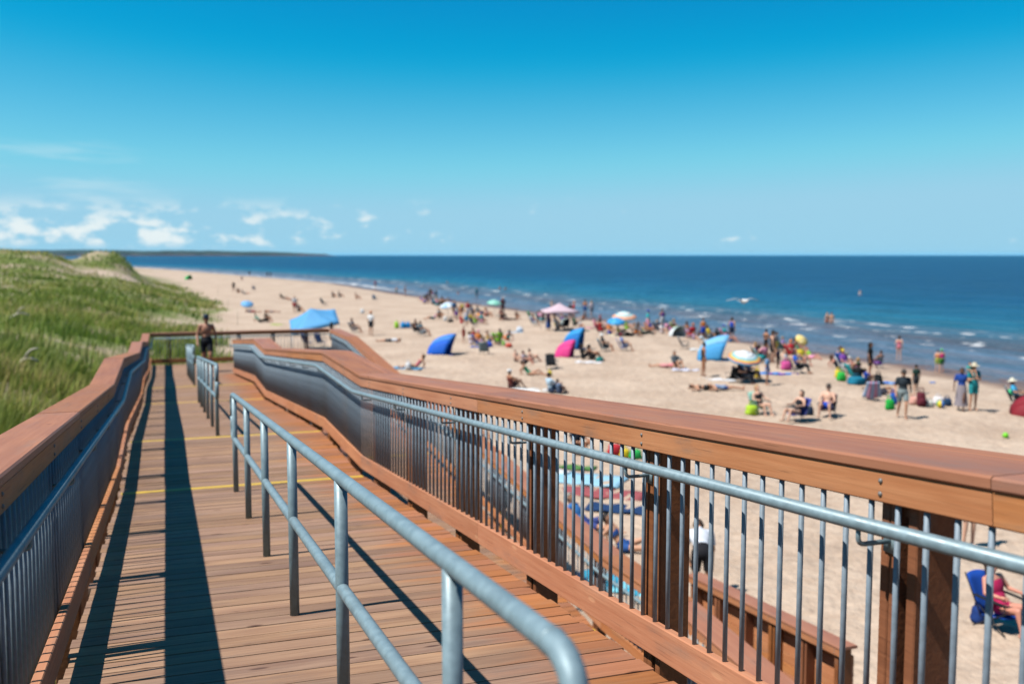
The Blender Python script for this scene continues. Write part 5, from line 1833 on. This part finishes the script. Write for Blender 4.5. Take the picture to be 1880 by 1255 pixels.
for lb, px, py, fc, cc in (('empty black camp chair behind the woman in green', 1013, 678, 10, '#1d1f23'), ('empty black low chair near the water, left of the white towel', 1258, 640, 75, '#17191d'),
                           ('empty black chair back right of the rainbow umbrella', 1394, 662, 70, '#15171b'), ('black and yellow-green chair left under the rainbow umbrella', 1346, 702, 190, '#1a1c20'),
                           ('black chair beside the orange parasol', 872, 599, 70, '#16181c'), ('teal and black chair far off, above the blue canopy', 595, 560, 70, '#1c4a58'),
                           ('grey chair on the far sand near the wet edge', 689, 552, 40, '#8f98a4'), ('pale chair on the far sand, left of the other figures', 467, 533, 40, '#8a8288'),
                           ('navy chair in the shade of the large blue canopy', 566, 634, 60, '#1f3f7c'), ('second navy chair in the shade of the large blue canopy', 590, 634, 50, '#24407a'),
                           ('pink and blue tie-dyed towel draped chair left of the man in grey', 1598, 734, 170, '#b9b3d8'), ('green seat left of the pink canopy', 977, 587, 60, '#5fb470')):
    camp_chair(lb, G(px, py), fc, cc)
camp_chair('royal blue camp chair of the woman in pink, close to the right railing', G(1838, 1152), 28, '#1650b4', M_DARKFRAME)
# the towel over the tie-dyed chair
e = empty('draped_towel', G(1598, 734), R(170), 'pale pink and blue towel hanging over the chair left of the man in grey', 'towel')
xs = np.linspace(-.30, .30, 11)
for k in range(5):
    rows = [[(x * (.8 + .5 * u), .30 + .34 * (1 - u) + .06 * math.sin(11 * x) * u, .84 - (.80 - .12 * abs(math.sin(6 * x))) * u) for x in xs[2 * k:2 * k + 3]] for u in np.linspace(0, 1, 8)]
    kid(e, 'stripe', mesh('stripe', *sheet(rows, .02), True), fab(('#a9c2e6', '#dca0c0')[k % 2]))

# ---- towels, bags and toys ----------------------------------------------------------------
for lb, px, py, fc, w, l, c, st in (
        ('pale cream towel right of the tall blue tent', 1133, 616, 60, .9, 1.7, '#e6dfc0', None), ('white towel right of the black low chair', 1289, 642, 70, .9, 1.5, '#eeeeec', None),
        ('white towel lying left of the rainbow umbrella', 1318, 697, 70, .8, 1.8, '#eceef2', None), ('white and lilac towel right of the grey hoodie', 1259, 679, 75, .8, 1.4, '#dcdcec', None),
        ('blue and purple striped towel in front of the man in blue', 1430, 686, 78, .8, 1.9, '#3f8fe0', '#7a48c0'), ('pale blue towel by the white bag, left of centre', 946, 610, 70, .7, 1.3, '#bcd2e4', None),
        ('white towel behind the railing cap, left of the light-blue shirt', 972, 716, 70, 1.0, 1.9, '#ecebe8', None), ('white towel in front of the pink tent', 1082, 665, 70, .8, 1.5, '#ecebee', None),
        ('yellow-green towel left of the large blue canopy', 508, 596, 60, .9, 1.3, '#9fb83a', None), ('blue towel right of the black backpack', 1632, 703, 70, .7, 1.3, '#3f7fd8', '#7fb0ea'),
        ('large light-blue ground sheet seen through the bars', 1072, 880, 70, 1.3, 2.2, '#9fcfe6', None), ('faded red blanket seen through the bars below the light-blue sheet', 1106, 906, 70, .95, 2.2, '#a8575a', None),
        ('navy blanket seen through the bars below the red one', 1135, 934, 72, .7, 1.5, '#1f3f6c', None), ('turquoise patterned towel beside the lower railing', 1135, 1072, 60, .9, 1.7, '#2aa8cc', '#7fd4e8'),
        ('navy towel left of the turquoise patterned one', 1086, 1058, 60, .6, .9, '#1c3c74', None), ('green towel seen through the bars above the light-blue sheet', 1052, 858, 70, .5, 1.3, '#5a8a48', None),
        ('blue towel under the woman right of the near landing railing', 748, 676, 70, .9, 1.8, '#5aa0cc', None), ('blue towel right of the half-dome tent', 880, 637, 70, .6, 1.2, '#2a66c8', None),
        ('white towel edge seen through the bars near the striped figure', 1022, 866, 70, .4, .8, '#e4e8ea', None), ('pink towel at the sand near the striped umbrella', 1082, 602, 70, .6, 1.0, '#e08aa8', None)):
    towel(lb, G(px, py), fc, w, l, c, st)

for lb, px, py, fc, w, h, c, kd in (
        ('white bag on the sand left of the man in white', 665, 575, 0, .45, .45, '#eceff2', 'bag'), ('white bag at the feet of the reclining dark-haired woman', 749, 678, 0, .36, .40, '#eef1f4', 'bag'),
        ('lime green bag at the left of a row of bright bags', 728, 602, 0, .42, .55, '#a8e23c', 'bag'), ('left blue bag in the row of bright bags', 740, 602, 0, .5, .5, '#1f9ae2', 'bag'),
        ('right blue bag in the row of bright bags', 749, 602, 0, .5, .5, '#2390d8', 'bag'), ('white and pale blue bag left of the middle of the sand', 954, 609, 0, .6, .4, '#dfe8f4', 'bag'),
        ('black bag in front of the white-hatted person', 827, 592, 0, .55, .35, '#1e2226', 'bag'), ('white cooler bag left of the black bag', 817, 589, 0, .4, .4, '#e8e8e6', 'bag'),
        ('teal bag right of the pair by the pink tent', 1101, 663, 20, .5, .24, '#1f8a84', 'bag'), ('yellow bag at the feet of the black camp chair', 1009, 689, 0, .26, .24, '#ecd435', 'bag'),
        ('lime green bag at the mint chair', 1380, 762, 10, .55, .42, '#b4d83a', 'bag'), ('teal and yellow bag right of the long-haired woman', 1476, 761, 0, .42, .48, '#1f8a9c', 'bag'),
        ('navy bag right of the teal and yellow one', 1486, 762, 0, .3, .36, '#1f3350', 'bag'), ('yellow bag left of the green bag by the teal tote', 1538, 693, 0, .36, .42, '#eed23a', 'bag'),
        ('bright green bag right of the yellow one', 1544, 699, 0, .48, .45, '#2fc24a', 'bag'), ('large teal tote in front of the dark cap sitter', 1572, 706, 20, .9, .42, '#137a98', 'bag'),
        ('black backpack left of the blue towel', 1612, 703, 0, .42, .5, '#1b1e22', 'backpack'), ('bright green bag carried low by the man in grey', 1633, 752, 0, .38, .44, '#22b044', 'bag'),
        ('blue bag behind the bright green carried bag', 1640, 742, 0, .30, .5, '#2a62c0', 'bag'), ('maroon bag right of the man in grey', 1691, 746, 0, .40, .62, '#6a2634', 'backpack'),
        ('peach bundle right of the man in grey', 1680, 742, 0, .55, .34, '#e0a898', 'bag'), ('white bag in the pile of toys right of the man in grey', 1705, 747, 0, .35, .3, '#e8e6dc', 'bag'),
        ('white and red bag at the top of the toy pile', 1722, 742, 0, .5, .34, '#ece6e6', 'bag'), ('navy bag right in the toy pile', 1738, 745, 0, .4, .34, '#24466c', 'bag'),
        ('pink patterned bag left of the man in blue', 1443, 679, 0, .6, .5, '#d8589c', 'bag'), ('yellow bag under the rainbow umbrella', 1390, 694, 0, .3, .5, '#e6c832', 'bag'),
        ('red bag right of the toddler', 934, 637, 0, .5, .26, '#de5a48', 'bag'), ('pale green bag right of the toddler', 924, 634, 0, .28, .3, '#a0d468', 'bag'),
        ('royal blue bag left of the toddler', 897, 637, 0, .55, .36, '#1f5ad8', 'bag'), ('yellow bag seen through the bars by bare legs', 915, 972, 0, .5, .32, '#e2c020', 'bag'),
        ('red and white bag seen through the upper bars', 1128, 834, 0, .5, .34, '#c8303c', 'bag'), ('yellow bag seen through the upper bars', 1146, 839, 0, .34, .28, '#f0d22c', 'bag'),
        ('green bag seen through the upper bars', 1166, 841, 0, .42, .28, '#2fb85a', 'bag'), ('dark blue bag under the near blue chair', 1800, 1142, 10, .36, .30, '#17397c', 'bag')):
    bag(lb, G(px, py), fc, w, h, c, kd)

ball('small lime green ball lying alone on the sand at the right', G(1846, 804), .095, ['#7de02a', '#8aea3a'])
ball('green ball held at the right edge by the hatted sitter', G(1855, 726), .15, ['#2fc27a', '#3ad08a'])
ball('yellow and blue beach ball in the toy pile', G(1727, 749), .16, ['#f0d23a', '#3a7ad0', '#5ac04a'])
v, f = lathe([(.10, .0), (.14, .02), (.15, .05), (.13, .055), (.10, .03), (.03, .025), (.001, .025)], 20)
o = put('flying_disc', mesh('flying_disc', v, f, True), fab('#3f86d8', .5))
o.location = G(1712, 703)
tag(o, 'blue flying disc lying on the sand right of the man in grey', 'toy')

# ---- gull ---------------------------------------------------------------------------------
M_GULL = plain('gull_white', '#f1f2f2', 0.7, 0.05, 10)
M_GREY = plain('gull_grey', '#aab0b6', 0.7, 0.08, 10)
q = along(1365, 553, 38.0)
e = empty('gull', (q.x, q.y, EYE + q.z), R(10), 'white gull gliding low over the water with spread wings', 'bird')
path = [(0, .30, .0), (0, .20, .01), (0, .02, .0), (0, -.16, .02), (0, -.25, .035), (0, -.31, .03), (0, -.36, .02)]
v, f = tube_data(path, [.015, .05, .085, .065, .05, .045, .01], 12)
kid(e, 'body', mesh('body', v, f, True), M_GULL)
kid(e, 'beak', mesh('beak', *tube_data([(0, -.35, .02), (0, -.41, .012)], [.012, .003], 6), True), fab('#d8a83a'))
rows = [[(x * k, y, .005) for x in (-.05, 0, .05)] for k, y in ((.8, .24), (1.6, .34), (2.0, .42))]
kid(e, 'tail', mesh('tail', *sheet(rows, .008), True), M_GULL)
for sx in (-1, 1):
    rows = []
    for u, ch, sw, dz in ((0, .20, 0, .02), (.25, .20, -.04, .09), (.5, .17, -.02, .10), (.75, .12, .07, .06), (1.0, .03, .20, .02)):
        x = (.05 + .60 * u) * sx
        rows.append([(x, -.10 + sw, dz), (x, -.10 + sw + ch * .5, dz + .012), (x, -.10 + sw + ch, dz)])
    v, f = sheet(rows, .010 * sx)
    kid(e, 'wing', mesh('wing', v, f, True), M_GREY)


# ================================================================== haze (even sea air)
hb = [(-60000, -12000), (60000, -12000), (60000, 60000), (-60000, 60000)]
hz0, hz1 = -9.0, 62.0
v = [(x, y, hz0) for x, y in hb] + [(x, y, hz1) for x, y in hb]
f = [(3, 2, 1, 0), (4, 5, 6, 7), (0, 1, 5, 4), (1, 2, 6, 5), (2, 3, 7, 6), (3, 0, 4, 7)]
mh = bpy.data.materials.new('haze')
mh.use_nodes = True
th_ = mh.node_tree
th_.nodes.clear()
pv = N(th_, 'ShaderNodeVolumePrincipled', inp={'Color': (0.22, 0.62, 0.90, 1), 'Density': 1.5e-5, 'Anisotropy': 0.0})
oh = N(th_, 'ShaderNodeOutputMaterial')
L(th_, pv.outputs[0], oh.inputs['Volume'])
tag(put('haze', mesh('haze', v, f), mh), 'thin blue sea haze over the far water and headland', 'haze', kind='stuff')
